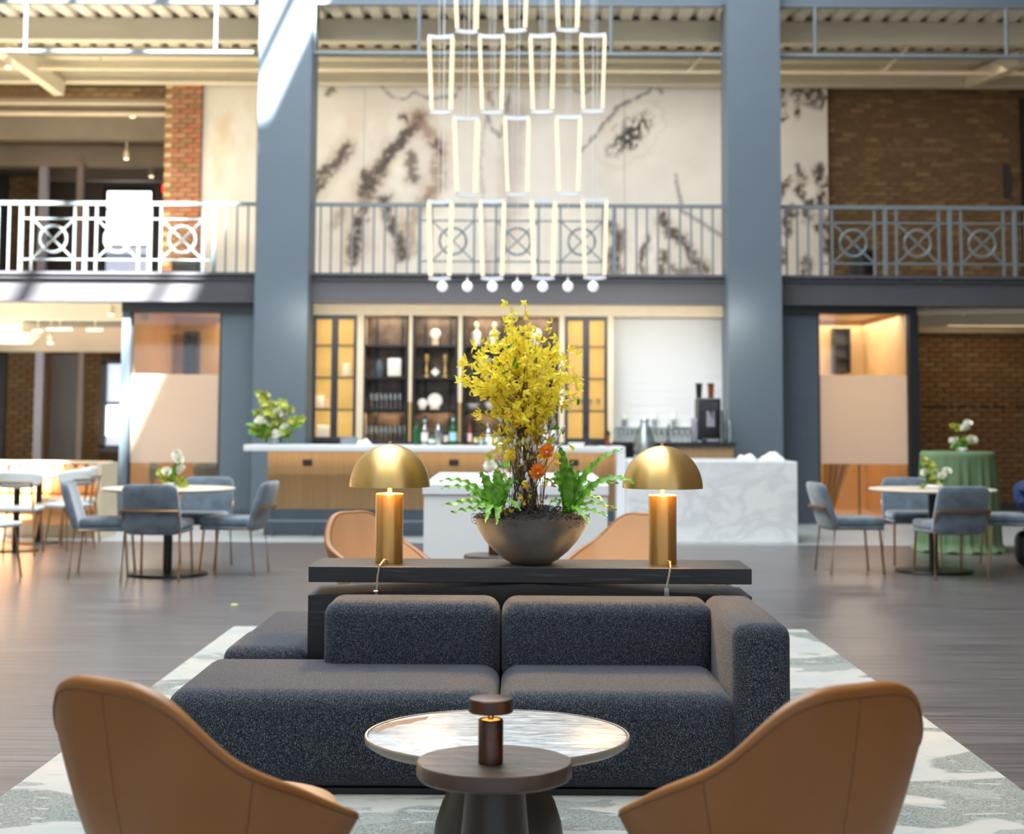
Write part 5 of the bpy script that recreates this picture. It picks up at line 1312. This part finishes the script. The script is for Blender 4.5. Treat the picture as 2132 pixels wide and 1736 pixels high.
# ================================================================== DINING GROUPS
def superq(center, rad, e1, e2, nu=28, nv=14, deform=None):
    "cushion form: outline in x-z with exponent e2, thickness along y with e1"
    def pw(v, e): return math.copysign(abs(v) ** e, v)
    q = MB(); c = Vector(center)
    def fn(u, v):
        th = 2 * math.pi * u; ph = -math.pi / 2 + math.pi * v
        p = Vector((rad[0] * pw(math.cos(ph), e1) * pw(math.cos(th), e2), rad[1] * pw(math.sin(ph), e1), rad[2] * pw(math.cos(ph), e1) * pw(math.sin(th), e2)))
        p = p + c
        return deform(p) if deform else p
    q.grid(fn, nu, nv, True); return q
def make_dining():
    t = thing('dining_chair', 'x', 'chair')
    # seat: front at +y
    q = MB().rbox((-.235, -.19, .425), (.235, .25, .505), .032, 4)
    q.build('seat', 'velvet', t, 60, local=True)
    MB().rbox((-.23, -.2, .395), (.23, .24, .43), .014, 2).build('seat_base', 'velvet', t, 50, local=True)
    def df(p):
        k = (p.z - .38) / .43; p.y += -.13 * k + .35 * (p.x ** 2); p.x *= 1.02 - .07 * k; return p
    superq((0, -.215, .60), (.25, .045, .215), .55, .28, deform=df).build('backrest', 'velvet', t, 80, local=True)
    for s in (-1, 1):
        MB().tube([(s * .245, -.26, .0), (s * .232, -.215, .44), (s * .232, -.292, .585)][:2] + [(s * .240, -.312, .59)], .0105, 8).build('leg', 'brass_leg', t, local=True)
        MB().tube([(s * .225, .235, .0), (s * .215, .20, .41)], .0105, 8).build('leg', 'brass_leg', t, local=True)
        MB().tube([(s * .215, .2, .405), (s * .225, -.215, .405)], .009, 6).build('side_rail', 'brass_leg', t, local=True)
    MB().tube([(-.245, -.312, .592), (0, -.345, .592), (.245, -.312, .592)], .013, 8).build('back_rail', 'brass_leg', t, local=True)
    return t
dch = make_dining(); used = [0]
def dining(x, y, rz, lab, grp):
    if not used[0]:
        used[0] = 1; dch.location = (x, y, 0); dch.rotation_euler = (0, 0, rz); dch['label'] = lab; dch['group'] = grp; return dch
    c = copy_tree(dch, None, (x, y, 0), rz, lab); c['group'] = grp; return c
def flo(px, py):
    d = CR @ Vector(((px - PX) / F, -(py - PY) / F, -1)); s_ = -EYE / d.z; return Vector((d.x * s_, d.y * s_, 0))
def dtable(cx, cy, lab):
    t = thing('dining_table', lab, 'table', (cx, cy, 0))
    MB().lathe([(0, .728), (.54, .728), (.575, .742), (.575, .750), (.57, .754), (0, .754)], (cx, cy, 0), 64).build('table_top', 'light_wood', t)
    MB().cyl((cx, cy, .02), (cx, cy, .728), .04, n=24).build('stem', 'black_metal', t)
    MB().lathe([(0, 0), (.345, 0), (.35, .01), (.34, .022), (.06, .035), (0, .035)], (cx, cy, 0), 48).build('foot_plate', 'black_metal', t)
tA = flo(348, 1196); tB = flo(1944, 1190)
dtable(tA.x, tA.y, 'round pale-topped dining table on a black pedestal, left of the bar')
dtable(tB.x, tB.y, 'round pale-topped dining table on a black pedestal, before the green-draped table')
GA, GB = 'velvet chairs round the left dining table', 'velvet chairs round the right dining table'
p = flo(329, 1206); dining(p.x, p.y + .02, R(-4), 'blue-grey velvet chair at the left table, its back to the camera', GA)
p = flo(212, 1197); dining(p.x + .03, p.y - .05, R(-84), 'blue-grey velvet chair at the left side of the left table', GA)
p = flo(485, 1194); dining(p.x, p.y - .02, R(84), 'blue-grey velvet chair at the right side of the left table, nearest the bar', GA)
p = flo(408, 1180); dining(p.x + .02, tA.y + .72, R(176), 'blue-grey velvet chair on the far side of the left table', GA)
p = flo(1982, 1203); dining(p.x - .02, p.y + .02, R(10), 'blue-grey velvet chair at the right table, its back to the camera', GB)
p = flo(1765, 1190); dining(p.x + .02, p.y - .05, R(-84), 'blue-grey velvet chair at the left side of the right table', GB)
dining(XX(1897, tB.y + .85), tB.y + .85, R(178), 'blue-grey velvet chair on the far side of the right table', GB)
p = flo(2100, 1183); rc = dining(p.x + .06, p.y + .15, R(84), 'blue-grey velvet chair at the right picture edge, partly cut off', GB)
# things at the cut-off chair
xn, yn = XX(2135, p.y + .1, 1050), p.y + .12
q = superq((xn + .03, yn, .665), (.125, .16, .155), .8, .75, 24, 14, deform=lambda v: Vector((v.x - .06 * (v.z - .66) * 3 * (v.z < .66) + .012 * math.sin(v.z * 60 + v.y * 30), v.y, v.z)))
t = thing('navy_jacket', 'dark blue jacket bundled on the chair at the right picture edge', 'jacket', (xn, yn, .505)); q.build('jacket_body', 'navy_cloth', t, 80)
MB().tube([(xn + .02, yn - .12, .80), (xn - .07, yn - .14, .72), (xn - .075, yn - .14, .62), (xn - .02, yn - .14, .53)], [.03, .045, .045, .03], 10).build('sleeve', 'navy_cloth', t, 80)
xk = XX(2142, yn - .3, 1120)
t = thing('black_bag', 'black bag on the floor under the chair at the right picture edge', 'bag', (xk + .05, yn + .1, 0))
superq((xk + .13, yn + .1, .17), (.13, .10, .17), .6, .6).build('bag_body', 'black_metal', t, 80); MB().tube([(xk + .08, yn + .1, .32), (xk + .10, yn + .1, .37), (xk + .16, yn + .1, .37), (xk + .18, yn + .1, .32)], .01, 6).build('handle', 'black_metal', t)

# green-draped cocktail table
gx, gy = XX(1996, 17.0, 1100), 17.0
zG = ZZ(936, 16.7)
t = thing('cocktail_table', 'high round table under a long green cloth, before the right brick wall', 'table', (gx, gy, 0))
MB().cyl((gx, gy, zG - .03), (gx, gy, zG - .006), .37, n=40).build('table_top', 'light_wood', t); MB().cyl((gx, gy, .02), (gx, gy, zG - .03), .03, n=16).build('stem', 'black_metal', t)
MB().cyl((gx, gy, 0), (gx, gy, .02), .3, n=32).build('foot_plate', 'black_metal', t)
def gc(u, v):
    a = 2 * math.pi * u
    if v < .12: r = .385 * v / .12; return Vector((gx + r * math.cos(a), gy + r * math.sin(a), zG))
    k = (v - .12) / .88; f = math.sin(19 * a) * .6 + math.sin(31 * a + 1) * .4 + .6 * math.sin(7 * a + 2)
    r = .39 + .045 * k + f * .016 * min(1, k * 3) + (.06 * sm((k - .93) / .07)); z = zG - k * (zG - .012) + .012 * math.sin(12 * a) * (k > .96)
    return Vector((gx + r * math.cos(a), gy + r * math.sin(a), max(.006, z)))
o = solo(MB().grid(gc, 220, 44, True), 'tablecloth', 'green_cloth', 'sage green floor-length cloth draped over the high round table', 'tablecloth', (gx, gy, 0), smooth=80)

# booth seat at left
by = 18.55
bx1 = XX(226, 18.3, 1000); bx0 = -8.6
zbT = ZZ(967, by); zS = .46
t = thing('booth_bench', 'long tan channel-tufted booth bench with cream end panel, at far left', 'bench', ((bx0 + bx1) / 2, 18.4, 0))
MB().box((bx1 - .06, 17.98, 0), (bx1, by + .16, zbT)).build('end_panel', 'cream_wood', t, 0)
MB().box((bx0, by + .06, 0), (bx1 - .06, by + .16, zbT)).build('back_panel', 'cream_wood', t, 0)
MB().box((bx0, by - .04, zbT - .02), (bx1 - .06, by + .16, zbT + .012)).build('top_rail', 'cream_wood', t, 0)
n_ = 30; wch = (bx1 - .06 - bx0) / n_
cm = MB().rbox((0, -.06, zS), (wch - .003, .06, zbT - .02), .05, 3).build('channel', 'booth_leather', t, 60, local=True)
loc0 = Vector(((bx0 + bx1) / 2, 18.4, 0))
for k in range(n_):
    o = cm if k == 0 else cm.copy()
    if k: C.objects.link(o)
    o.location = Vector((bx0 + k * wch, by, 0)) - loc0
MB().rbox((bx0, 18.05, .30), (bx1 - .065, by - .02, zS), .03, 3).build('seat_cushion', 'booth_leather', t, 50)
MB().box((bx0, 18.1, .14), (bx1 - .065, by + .05, .30)).build('seat_front', 'booth_leather', t, 0)
MB().box((bx0, 18.22, 0), (bx1 - .065, by + .05, .14)).build('plinth', 'cream_wood', t, 0)
# cafe tables
for px, Y, lab in ((33, 16.35, 'small white square cafe table before the booth, leftmost'), (79, 17.35, 'small white square cafe table before the booth, nearer the glass')):
    x = XX(px, Y, 1100); t = thing('cafe_table', lab, 'table', (x, Y, 0))
    MB().rbox((x - .32, Y - .32, .725), (x + .32, Y + .32, .75), .01, 2).build('table_top', 'white_stone', t); MB().cyl((x, Y, .02), (x, Y, .725), .035, n=16).build('stem', 'black_metal', t)
    MB().lathe([(0, 0), (.23, 0), (.22, .015), (.05, .03), (0, .03)], (x, Y, 0), 32).build('foot_plate', 'black_metal', t)
x = XX(17, 16.3, 990); t = thing('candle_holder', 'small footed glass candle holder on the leftmost cafe table', 'candle holder', (x, 16.3, .75))
MB().lathe([(0, 0), (.035, 0), (.03, .03), (.014, .05), (.02, .09), (.014, .1)], (x, 16.3, .75), 16).build('stem', 'chrome', t); MB().lathe([(0, .1), (.05, .105), (.052, .115), (0, .113)], (x, 16.3, .75), 20).build('dish', 'chrome', t)
def make_cafe():
    t = thing('cafe_chair', 'x', 'chair')
    superq((0, 0, 0), (.215, .215, .03), .9, .55).bm.free()
    q = MB(); 
    q.rbox((-.21, -.2, .43), (.21, .22, .475), .02, 3).build('seat', 'pale_seat', t, 60, local=True)
    def fn(u, v):
        a = -1.1 + 2.2 * u; h = .085 * (1 - abs(2 * u - 1) ** 3 * .55); z = .745 + h * (2 * v - 1)
        return Vector((.25 * math.sin(a), -.02 - .22 * math.cos(a), z))
    o = q = MB().grid(fn, 24, 6).build('backrest', 'pale_seat', t, 80, local=True)
    md = o.modifiers.new('solid', 'SOLIDIFY'); md.thickness = .024; md.offset = 0
    for s in (-1, 1):
        MB().tube([(s * .20, -.24, 0), (s * .17, -.19, .44), (s * .15, -.24, .72)], .010, 8).build('leg', 'brass_leg', t, local=True)
        MB().tube([(s * .20, .22, 0), (s * .16, .17, .43)], .010, 8).build('leg', 'brass_leg', t, local=True)
    MB().tube([(-.15, -.262, .72), (0, -.275, .72), (.15, -.262, .72)], .010, 8).build('back_rail', 'brass_leg', t, local=True)
    return t
cc = make_cafe(); cc.location = (XX(40, 15.95, 1100), 15.95, 0); cc.rotation_euler = (0, 0, R(6)); cc['label'] = 'white cafe chair with brass legs at the leftmost cafe table, seen from behind'; cc['group'] = 'white cafe chairs'
copy_tree(cc, None, (XX(133, 16.6, 1100), 16.6, 0), R(62), 'white cafe chair with brass legs right of the leftmost cafe table')
copy_tree(cc, None, (XX(150, 17.45, 1100), 17.45, 0), R(84), 'white cafe chair with brass legs nearest the booth end panel')
copy_tree(cc, None, (XX(-28, 13.6, 1100), 13.6, 0), R(-20), 'white cafe chair cut off by the left picture edge, nearest the camera')

# ================================================================== FLOWERS
def petal_mesh(name, n_, l, w, m, cup=.3, seg=3):
    q = MB(); bm = q.bm
    for k in range(n_):
        a = 2 * math.pi * k / n_; ca, sa = math.cos(a), math.sin(a); rows_ = []
        for i in range(seg + 1):
            t = i / seg; r = .06 * l + l * t; wd = w * math.sin(math.pi * min(.93, .12 + .85 * t)) ; z = cup * l * t * t + .15 * l * t
            if i == seg: rows_.append([bm.verts.new((ca * r, sa * r, z))])
            else: rows_.append([bm.verts.new((ca * r - sa * s * wd / 2, sa * r + ca * s * wd / 2, z + (abs(s) * .1 * w))) for s in (-1, 0, 1)])
        for A_, B_ in zip(rows_, rows_[1:]):
            if len(B_) == 3:
                for i in (0, 1): bm.faces.new((A_[i], A_[i + 1], B_[i + 1], B_[i]))
            else:
                for i in (0, 1): bm.faces.new((A_[i], A_[i + 1], B_[0]))
    me = bpy.data.meshes.new(name); bm.to_mesh(me); bm.free(); me.materials.append(M[m]); 
    for p in me.polygons: p.use_smooth = True
    return me
def put(me, name, parent, loc, rot, s=1):
    o = bpy.data.objects.new(name, me); C.objects.link(o); o.parent = parent
    o.location = Vector(loc) - root_mat(parent).translation; o.rotation_euler = rot; o.scale = (s, s, s); return o
def leaf(q, pts, w, ruffle=0, freq=60, seed=0, cup=.15):
    "a strap leaf along pts; width w at its widest"
    n_ = 34; bm = q.bm; pts = [Vector(p) for p in pts]
    def bz(t):
        a = [p.copy() for p in pts]
        while len(a) > 1: a = [a[i].lerp(a[i + 1], t) for i in range(len(a) - 1)]
        return a[0]
    rows_ = []; L_ = (pts[-1] - pts[0]).length
    for i in range(n_ + 1):
        t = i / n_; p = bz(t); d = (bz(min(1, t + .02)) - bz(max(0, t - .02))).normalized()
        side = d.cross(Vector((0, -.55, .83)));
        if side.length < .1: side = Vector((1, 0, 0))
        side.normalize(); nn = side.cross(d)
        wd = w * (math.sin(math.pi * min(1, .10 + .9 * t ** .8)) ** .7 if t < .999 else .02) 
        rf = ruffle * math.sin(freq * t * L_ * 2.2 + seed); rf2 = ruffle * math.sin(freq * t * L_ * 2.2 + seed + 1.3)
        rows_.append([bm.verts.new(p - side * wd / 2 + nn * (wd * cup + rf) - side * abs(rf) * 1.2), bm.verts.new(p - nn * 0), bm.verts.new(p + side * wd / 2 + nn * (wd * cup + rf2))])
    for A_, B_ in zip(rows_, rows_[1:]):
        for i in (0, 1): bm.faces.new((A_[i], A_[i + 1], B_[i + 1], B_[i]))
    return q
rnd = random.Random(11)
ya_ = 7.07; bxc = XX(1106, ya_, 1080)
fa = thing('flower_bowl', 'wide grey metal bowl of yellow forsythia, ferns, catkins and orange flowers on the console', 'flower arrangement', (bxc, ya_, zt_c))
z0 = zt_c
prof = [(0, 0), (.088, 0), (.093, .004), (.12, .018), (.165, .055), (.205, .10), (.235, .15), (.253, .198), (.2555, .2), (.252, .2), (.245, .19), (.225, .15), (0, .12)]
MB().lathe(prof, (bxc, ya_, z0), 72).build('bowl', 'bowl', fa, 50)
# moss: a dome of curly strands
q = MB().lathe([(.246, .186), (.2, .205), (.12, .22), (0, .225)], (bxc, ya_, z0), 32)
for k in range(620):
    a = rnd.uniform(0, 6.28); r = .24 * math.sqrt(rnd.random()); c_ = Vector((bxc + r * math.cos(a), ya_ + r * math.sin(a), z0 + .228 - .7 * r * r + rnd.uniform(-.012, .02)))
    a1 = rnd.uniform(0, 6.28); rr = rnd.uniform(.012, .035); el = rnd.uniform(-.6, .6)
    pts = [c_ + Vector((rr * math.cos(a1 + w_ * .9), rr * math.sin(a1 + w_ * .9) * .8, rr * .55 * math.sin(w_ * 1.3 + el))) for w_ in range(5)]
    q.tube(pts, .0016, 3)
o = q.build('moss', 'moss', fa, 80); o['kind'] = 'stuff'
# branches
def PF(px, py, dy=0): return P(px, py, ya_ + dy)
blo = [petal_mesh('blossom', 4, .022, .0155, 'yellow_petal', .35), petal_mesh('blossom', 4, .023, .0145, 'yellow_petal', .9), petal_mesh('blossom', 4, .018, .012, 'gold_petal', .5)]
brn = MB(); sites = []
def bez(a, b, c, t): return a.lerp(b, t).lerp(b.lerp(c, t), t)
tips = []
for k in range(88):
    # tips fill a rounded crown
    for _ in range(30):
        ux, uz = rnd.uniform(-1, 1), rnd.uniform(-1, 1)
        if ux * ux + uz * uz < 1 and ux * ux + uz * uz > .15: break
    tips.append((1083 + ux * 122, 775 + uz * 100, rnd.uniform(-.20, .20)))
tips += [(1062, 640, 0), (1093, 634, .02), (1070, 648, .03), (1145, 675, -.02), (1160, 688, .02), (1095, 665, .05), (1050, 668, 0), (960, 782, -.05), (957, 795, -.04), (965, 757, 0), (972, 822, 0), (985, 717, -.03), (1000, 706, .02), (1203, 785, .05), (1198, 832, .02), (1178, 735, -.03), (1190, 748, 0), (985, 855, -.02), (1190, 822, -.08), (1010, 865, 0)]
for k in range(20): tips.append((1078 + rnd.gauss(0, 42), 865 + rnd.uniform(-12, 60), rnd.uniform(-.1, .1)))
for (px, py, dy) in tips:
    base = PF(1092 + rnd.uniform(-26, 26), 1062, rnd.uniform(-.05, .05)) if rnd.random() < .3 else PF(1088 + rnd.uniform(-16, 16), rnd.uniform(850, 930), rnd.uniform(-.04, .04)); tip = PF(px, py, dy)
    kz = PF(1088, max(py + 30, 880) if py > 640 else 860).z
    mid = Vector((bxc - .02 + rnd.uniform(-.05, .05), ya_ + dy * .3, min(tip.z + .05, kz + rnd.uniform(.0, .22))))
    pts = [bez(base, mid, tip, i / 12) + Vector((rnd.uniform(-.004, .004), rnd.uniform(-.004, .004), 0)) for i in range(13)]
    brn.tube(pts, [.0022 - .0013 * i / 12 for i in range(13)], 4)
    n_b = 6 if py < 850 else 4
    for i in range(n_b):
        t = 1 - (i / n_b) ** 1.1 * (.42 if py < 850 else .3); c_ = bez(base, mid, tip, t)
        sites.append(c_ + Vector((rnd.gauss(0, .012), rnd.gauss(0, .014), rnd.gauss(0, .012))))
    if rnd.random() < .6:
        c_ = bez(base, mid, tip, rnd.uniform(.6, .9)); e_ = c_ + Vector((rnd.uniform(-.06, .06), rnd.uniform(-.05, .05), rnd.uniform(-.02, .06)))
        brn.tube([c_, (c_ + e_) / 2 + Vector((0, 0, .008)), e_], .0012, 3); sites += [e_, (c_ + e_) / 2]
for k in range(70): sites.append(PF(1088 + rnd.gauss(0, 24), rnd.uniform(840, 935), rnd.uniform(-.1, .05)))
for k in range(30): sites.append(PF(1100 + rnd.gauss(0, 30), rnd.uniform(925, 1050), rnd.uniform(-.12, .05)))
for px, py in ((1095, 1012), (1088, 1003), (1048, 1060), (1060, 1066), (1042, 1068), (1195, 936)): sites.append(PF(px, py, -.13))
for k in range(26):   # bare upright stems
    b_ = PF(1092 + rnd.uniform(-34, 40), 1060, rnd.uniform(-.1, .06)); brn.tube([b_, b_ + Vector((rnd.uniform(-.03, .03), 0, rnd.uniform(.1, .3)))], .0018, 4)
brn.build('branches', 'twig', fa, 80)
rest = []
rnd.shuffle(sites)
for i, c_ in enumerate(sites):
    rot = (rnd.uniform(.4, 2.3), rnd.uniform(-.9, .9), rnd.uniform(-3.1, 3.1)); s_ = rnd.uniform(.8, 1.2)
    me = blo[2] if (c_.z < PF(0, 850).z and rnd.random() < .5) else blo[rnd.randint(0, 1)]
    if i < 300: put(me, 'blossom', fa, c_, rot, s_)
    else: rest.append((me, c_, rot, s_))
q = MB()
from mathutils import Euler
for me, c_, rot, s_ in rest:
    t = bmesh.new(); t.from_mesh(me); q.add(t, Matrix.Translation(c_) @ Euler(rot).to_matrix().to_4x4() @ Matrix.Scale(s_, 4))
if rest:
    o = q.build('blossoms', 'yellow_petal', fa, 80); o['kind'] = 'stuff'
# small green leaves among them
lm = MB(); leaf(lm, [(0, 0, 0), (0, .018, .006), (0, .036, 0)], .011)
me_l = bpy.data.meshes.new('leaf'); lm.bm.to_mesh(me_l); lm.bm.free(); me_l.materials.append(M['leaf'])
for k in range(46):
    put(me_l, 'leaf', fa, PF(1085 + rnd.gauss(0, 55), rnd.uniform(700, 1010), rnd.uniform(-.1, .1)), (rnd.uniform(-1.5, 1.5), rnd.uniform(-1, 1), rnd.uniform(-3, 3)), rnd.uniform(.8, 1.5))
# catkins on their twigs
ck_ = MB().lathe([(0, 0), (.004, .002), (.0058, .009), (.005, .017), (.0025, .023), (0, .024)], (0, 0, 0), 8)
me_c = bpy.data.meshes.new('catkin'); ck_.bm.to_mesh(me_c); ck_.bm.free(); me_c.materials.append(M['catkin'])
for p in me_c.polygons: p.use_smooth = True
cs = [(1107, 886), (1124, 894), (1133, 878), (1145, 876), (1150, 888), (1168, 898), (1046, 880), (1060, 887), (1071, 900), (1077, 915), (1148, 912), (1097, 924), (1160, 932), (1155, 920), (1045, 918), (1062, 938), (1127, 921)]
cs += [(1096 + rnd.gauss(0, 24), rnd.uniform(915, 1060)) for _ in range(44)]
q = MB()
for px, py in cs:
    c_ = PF(px, py, rnd.uniform(-.12, .03)); lean = (px - 1095) / 90
    put(me_c, 'catkin', fa, c_, (rnd.uniform(-.3, .3), lean * .8 + rnd.uniform(-.3, .3), 0), rnd.uniform(1.1, 1.5))
    if py < 1030: q.tube([c_, c_ + Vector((-.02 * lean, 0, -.05)), PF(1094 + rnd.uniform(-18, 18), min(1062, py + 120), 0)], .0014, 3)
q.build('willow_twigs', 'twig', fa, 80)
# orange and yellow ruffled flowers
def rose(m, n_=13, s=.034, seed=0):
    r2 = random.Random(seed); q = MB()
    for k in range(n_):
        ring = k / n_; a0 = k * 2.4; rr = s * (.25 + .75 * ring)
        def fn(u, v):
            a = a0 + (u - .5) * (1.5 + .3 * ring); r_ = rr * (.35 + .65 * v) * (1 + .08 * math.sin(u * 14 + k)); return Vector((r_ * math.cos(a), r_ * math.sin(a), s * (1.0 - .75 * ring) * v * 1.1 - .25 * s * ring + .1 * s * math.sin(u * 9 + k)))
        q.grid(fn, 6, 4)
    me = bpy.data.meshes.new('flower'); q.bm.to_mesh(me); q.bm.free(); me.materials.append(M[m])
    for p in me.polygons: p.use_smooth = True
    return me
ro = rose('orange_petal'); ry = rose('yellow_petal', s=.03, seed=2)
for px, py, me, s_, lab in ((1139, 940, ro, 1.15, 'upper orange flower'), (1119, 982, ro, 1.2, 'lower orange flower'), (1063, 948, ry, 1, 'ruffled yellow flower'), (1064, 940, ro, .35, None), (1160, 950, ry, .6, None), (1123, 951, ry, .5, None)):
    o = put(me, 'flower', fa, PF(px, py, -.14), (R(70), R(rnd.uniform(-15, 15)), rnd.uniform(-.4, .4)), s_)
    if lab: o['label'] = lab
for px, py in ((1139, 940), (1119, 982), (1063, 948)):
    pass
q = MB()
for px, py in ((1139, 955), (1119, 995), (1063, 958)): q.tube([PF(px, py, -.13), PF(px * .6 + 1095 * .4, py + 50, -.08), PF(1095, 1064, -.02)], .0025, 5)
q.build('flower_stems', 'leaf_dark', fa, 80)
# crinkled bird's-nest ferns
def fern(bpx, bpy_, tipl, dyb):
    for k, (px, py, hgt, dy, w_) in enumerate(tipl):
        b_ = PF(bpx + rnd.uniform(-8, 8), bpy_, dyb); tip = PF(px, py, dy)
        mid = (b_ + tip) / 2; mid.z = max(b_.z, tip.z) + hgt * .0021; mid.x = b_.x * .45 + tip.x * .55
        q = MB(); leaf(q, [b_, b_.lerp(mid, .6) + Vector((0, 0, .02)), mid, tip], w_ * .92, .006, 66, rnd.uniform(0, 6), .22)
        q.build('fern_leaf', 'leaf', fa, 80)
fern(1035, 1070, [(915, 1000, 8, -.12, .03), (918, 1016, 12, -.05, .03), (922, 1052, 12, -.15, .028), (938, 1066, 6, -.18, .026), (945, 1048, 14, .02, .028), (995, 984, -6, -.06, .05), (1012, 1000, -8, .05, .045), (1035, 975, -6, -.02, .042),
    (1052, 985, -8, -.1, .045), (1075, 1003, 0, -.12, .04), (1090, 1000, 12, .02, .04), (1083, 1064, 26, -.22, .035), (1010, 1088, 30, -.27, .035), (1033, 1092, 24, -.27, .034), (975, 1030, 10, .08, .035), (985, 1062, 18, -.2, .03), (1060, 1000, 0, .1, .04)], -.06)
fern(1180, 1070, [(1163, 930, -8, -.05, .045), (1193, 962, -8, -.1, .05), (1212, 980, -8, -.06, .045), (1150, 980, -4, .03, .04), (1135, 1000, 8, -.1, .038), (1297, 935, -16, -.08, .035), (1333, 1012, 34, -.12, .04), (1288, 1008, 14, .05, .038), (1285, 1060, 16, -.1, .024),
    (1268, 1075, 10, -.18, .026), (1255, 1040, 14, .05, .03), (1228, 1000, 0, .06, .045), (1175, 975, -5, -.12, .048), (1142, 1050, 14, -.2, .028), (1225, 1090, 20, -.25, .03), (1240, 1020, 6, -.02, .045), (1200, 1000, -8, .1, .045)], -.05)

# other bouquets
def bouquet(name, lab, x, y, z, sc_, stems, vase, seed, cat='flower arrangement'):
    r2 = random.Random(seed); t = thing(name, lab, cat, (x, y, z))
    vr, vh, vm = vase; MB().lathe([(0, 0), (vr * .8, 0), (vr, vh * .5), (vr * .95, vh), (vr * .85, vh), (vr * .85, vh * .5), (0, vh * .3)], (x, y, z), 20).build('vase', vm, t)
    st = MB()
    fl = rose('white_petal', 10, .062, 3); fg = rose('leaf_lime', 9, .045, 4); fp = rose('pink_petal', 10, .04, 5)
    for kind, dx, dz in stems:
        c_ = Vector((x + dx, y + r2.uniform(-.06, .06), z + dz)); b_ = Vector((x + r2.uniform(-.02, .02), y, z + vh * .8))
        st.tube([b_, (b_ + c_) / 2 + Vector((dx * .2, 0, .03)), c_], .004, 5)
        if kind == 'w': put(fl, 'flower', t, c_, (R(r2.uniform(30, 90)), r2.uniform(-.6, .6), r2.uniform(-.5, .5)), sc_)
        elif kind == 'p': put(fp, 'flower', t, c_, (R(70), 0, r2.uniform(-.5, .5)), sc_)
        elif kind == 'g': put(fg, 'flower', t, c_, (R(r2.uniform(20, 80)), r2.uniform(-.6, .6), 0), sc_)
        elif kind == 'l':
            q = MB(); leaf(q, [b_, (b_ + c_) / 2 + Vector((0, 0, .05)), c_], .06 * sc_ * 1.4, .003, 20, 1); q.build('leaf', 'leaf' if r2.random() < .6 else 'leaf_dark', t, 80)
        elif kind == 's':
            for k in range(16): put(blo_l, 'floret', t, b_.lerp(c_, .4 + .6 * k / 16) + Vector((r2.gauss(0, .03), r2.gauss(0, .03), r2.gauss(0, .02))), (r2.uniform(0, 2), r2.uniform(-1, 1), 0), sc_ * 1.9)
    st.build('stems', 'leaf_dark', t, 80)
    return t
blo_l = petal_mesh('floret', 5, .02, .016, 'leaf_lime', .6)
x = XX(570, 18.6, 900)
r3 = random.Random(5)
st = [('s', -.18, .62), ('s', -.06, .52), ('s', .10, .48), ('w', -.15, .26), ('w', .04, .36), ('w', -.02, .24), ('w', .12, .30), ('w', .22, .24), ('w', -.04, .44), ('g', -.2, .36), ('g', .18, .40), ('g', -.10, .36), ('w', .05, .10), ('g', .1, .14), ('l', -.34, .24), ('l', -.3, .12), ('l', .34, .22), ('l', .36, .34), ('l', -.22, .08), ('l', .22, .06), ('s', .3, .30), ('l', -.1, .02), ('l', .08, .02), ('g', -.05, .12), ('s', -.24, .2), ('l', 0, .5), ('l', -.28, .40), ('w', .14, .18), ('l', .0, .15), ('l', .15, .25), ('l', -.14, .2)]
bouquet('bar_bouquet', 'lush lime and white bouquet at the left end of the white bar top', x, 18.62, zt1, 1.35, st, (.07, .1, 'clear_plastic'), 6)
x = tA.x + .02
bouquet('table_bouquet', 'low green and white posy in a pale pot on the left dining table', x, tA.y - .05, .754, .9, [('w', .06, .29), ('w', .10, .16), ('w', -.02, .14), ('g', -.06, .1), ('g', .03, .08), ('s', -.04, .12), ('l', .1, .22), ('l', -.1, .1), ('g', .1, .05), ('w', .08, .25), ('l', .05, .06), ('s', .1, .06)], (.055, .05, 'white_paint'), 7)
x = XX(1944, tB.y, 1000)
bouquet('table_bouquet', 'posy with tall white blooms in a pale pot on the right dining table', x, tB.y - .05, .754, .8, [('g', -.12, .26), ('s', -.1, .25), ('w', -.09, .15), ('w', .05, .12), ('w', .04, .1), ('w', .1, .16), ('l', -.14, .22), ('l', .1, .08), ('l', -.06, .1), ('g', -.12, .02), ('l', .12, .14), ('s', .0, .06)], (.08, .04, 'white_paint'), 8)
x = XX(1997, 17.0, 930)
bouquet('table_bouquet', 'posy with white and lime blooms on the green-draped high table', x, 16.9, zG, 1.1, [('g', -.11, .26), ('g', -.06, .25), ('w', .03, .24), ('w', .07, .28), ('w', .11, .12), ('w', -.08, .1), ('g', .0, .09), ('g', .01, .12), ('l', -.11, .04), ('l', .13, .1), ('l', .05, .06), ('l', -.07, .02), ('l', .0, .12)], (.065, .045, 'white_paint'), 9)
x = XX(1040, 12.6, 980)
bouquet('counter_bouquet', 'pink and cream bouquet on the white host counter, behind the yellow blossoms', x, 12.5, zh_, 1.0, [('p', -.05, .2), ('p', .02, .23), ('w', .05, .26), ('p', -.02, .13), ('p', .06, .15), ('w', -.07, .1), ('g', -.08, .18), ('l', -.1, .12), ('l', .1, .1), ('w', -.03, .28), ('p', .0, .06)], (.06, .08, 'white_paint'), 10)
# scrap of leaf on the floor
c_ = flo(488, 1262); q = MB(); leaf(q, [c_ + Vector((-.025, 0, .006)), c_ + Vector((0, .01, .016)), c_ + Vector((.03, 0, .006))], .02, .001)
solo(q, 'leaf_scrap', 'leaf_lime', 'tiny fallen green leaf on the dark floor left of the console', 'leaf', c_, smooth=80)
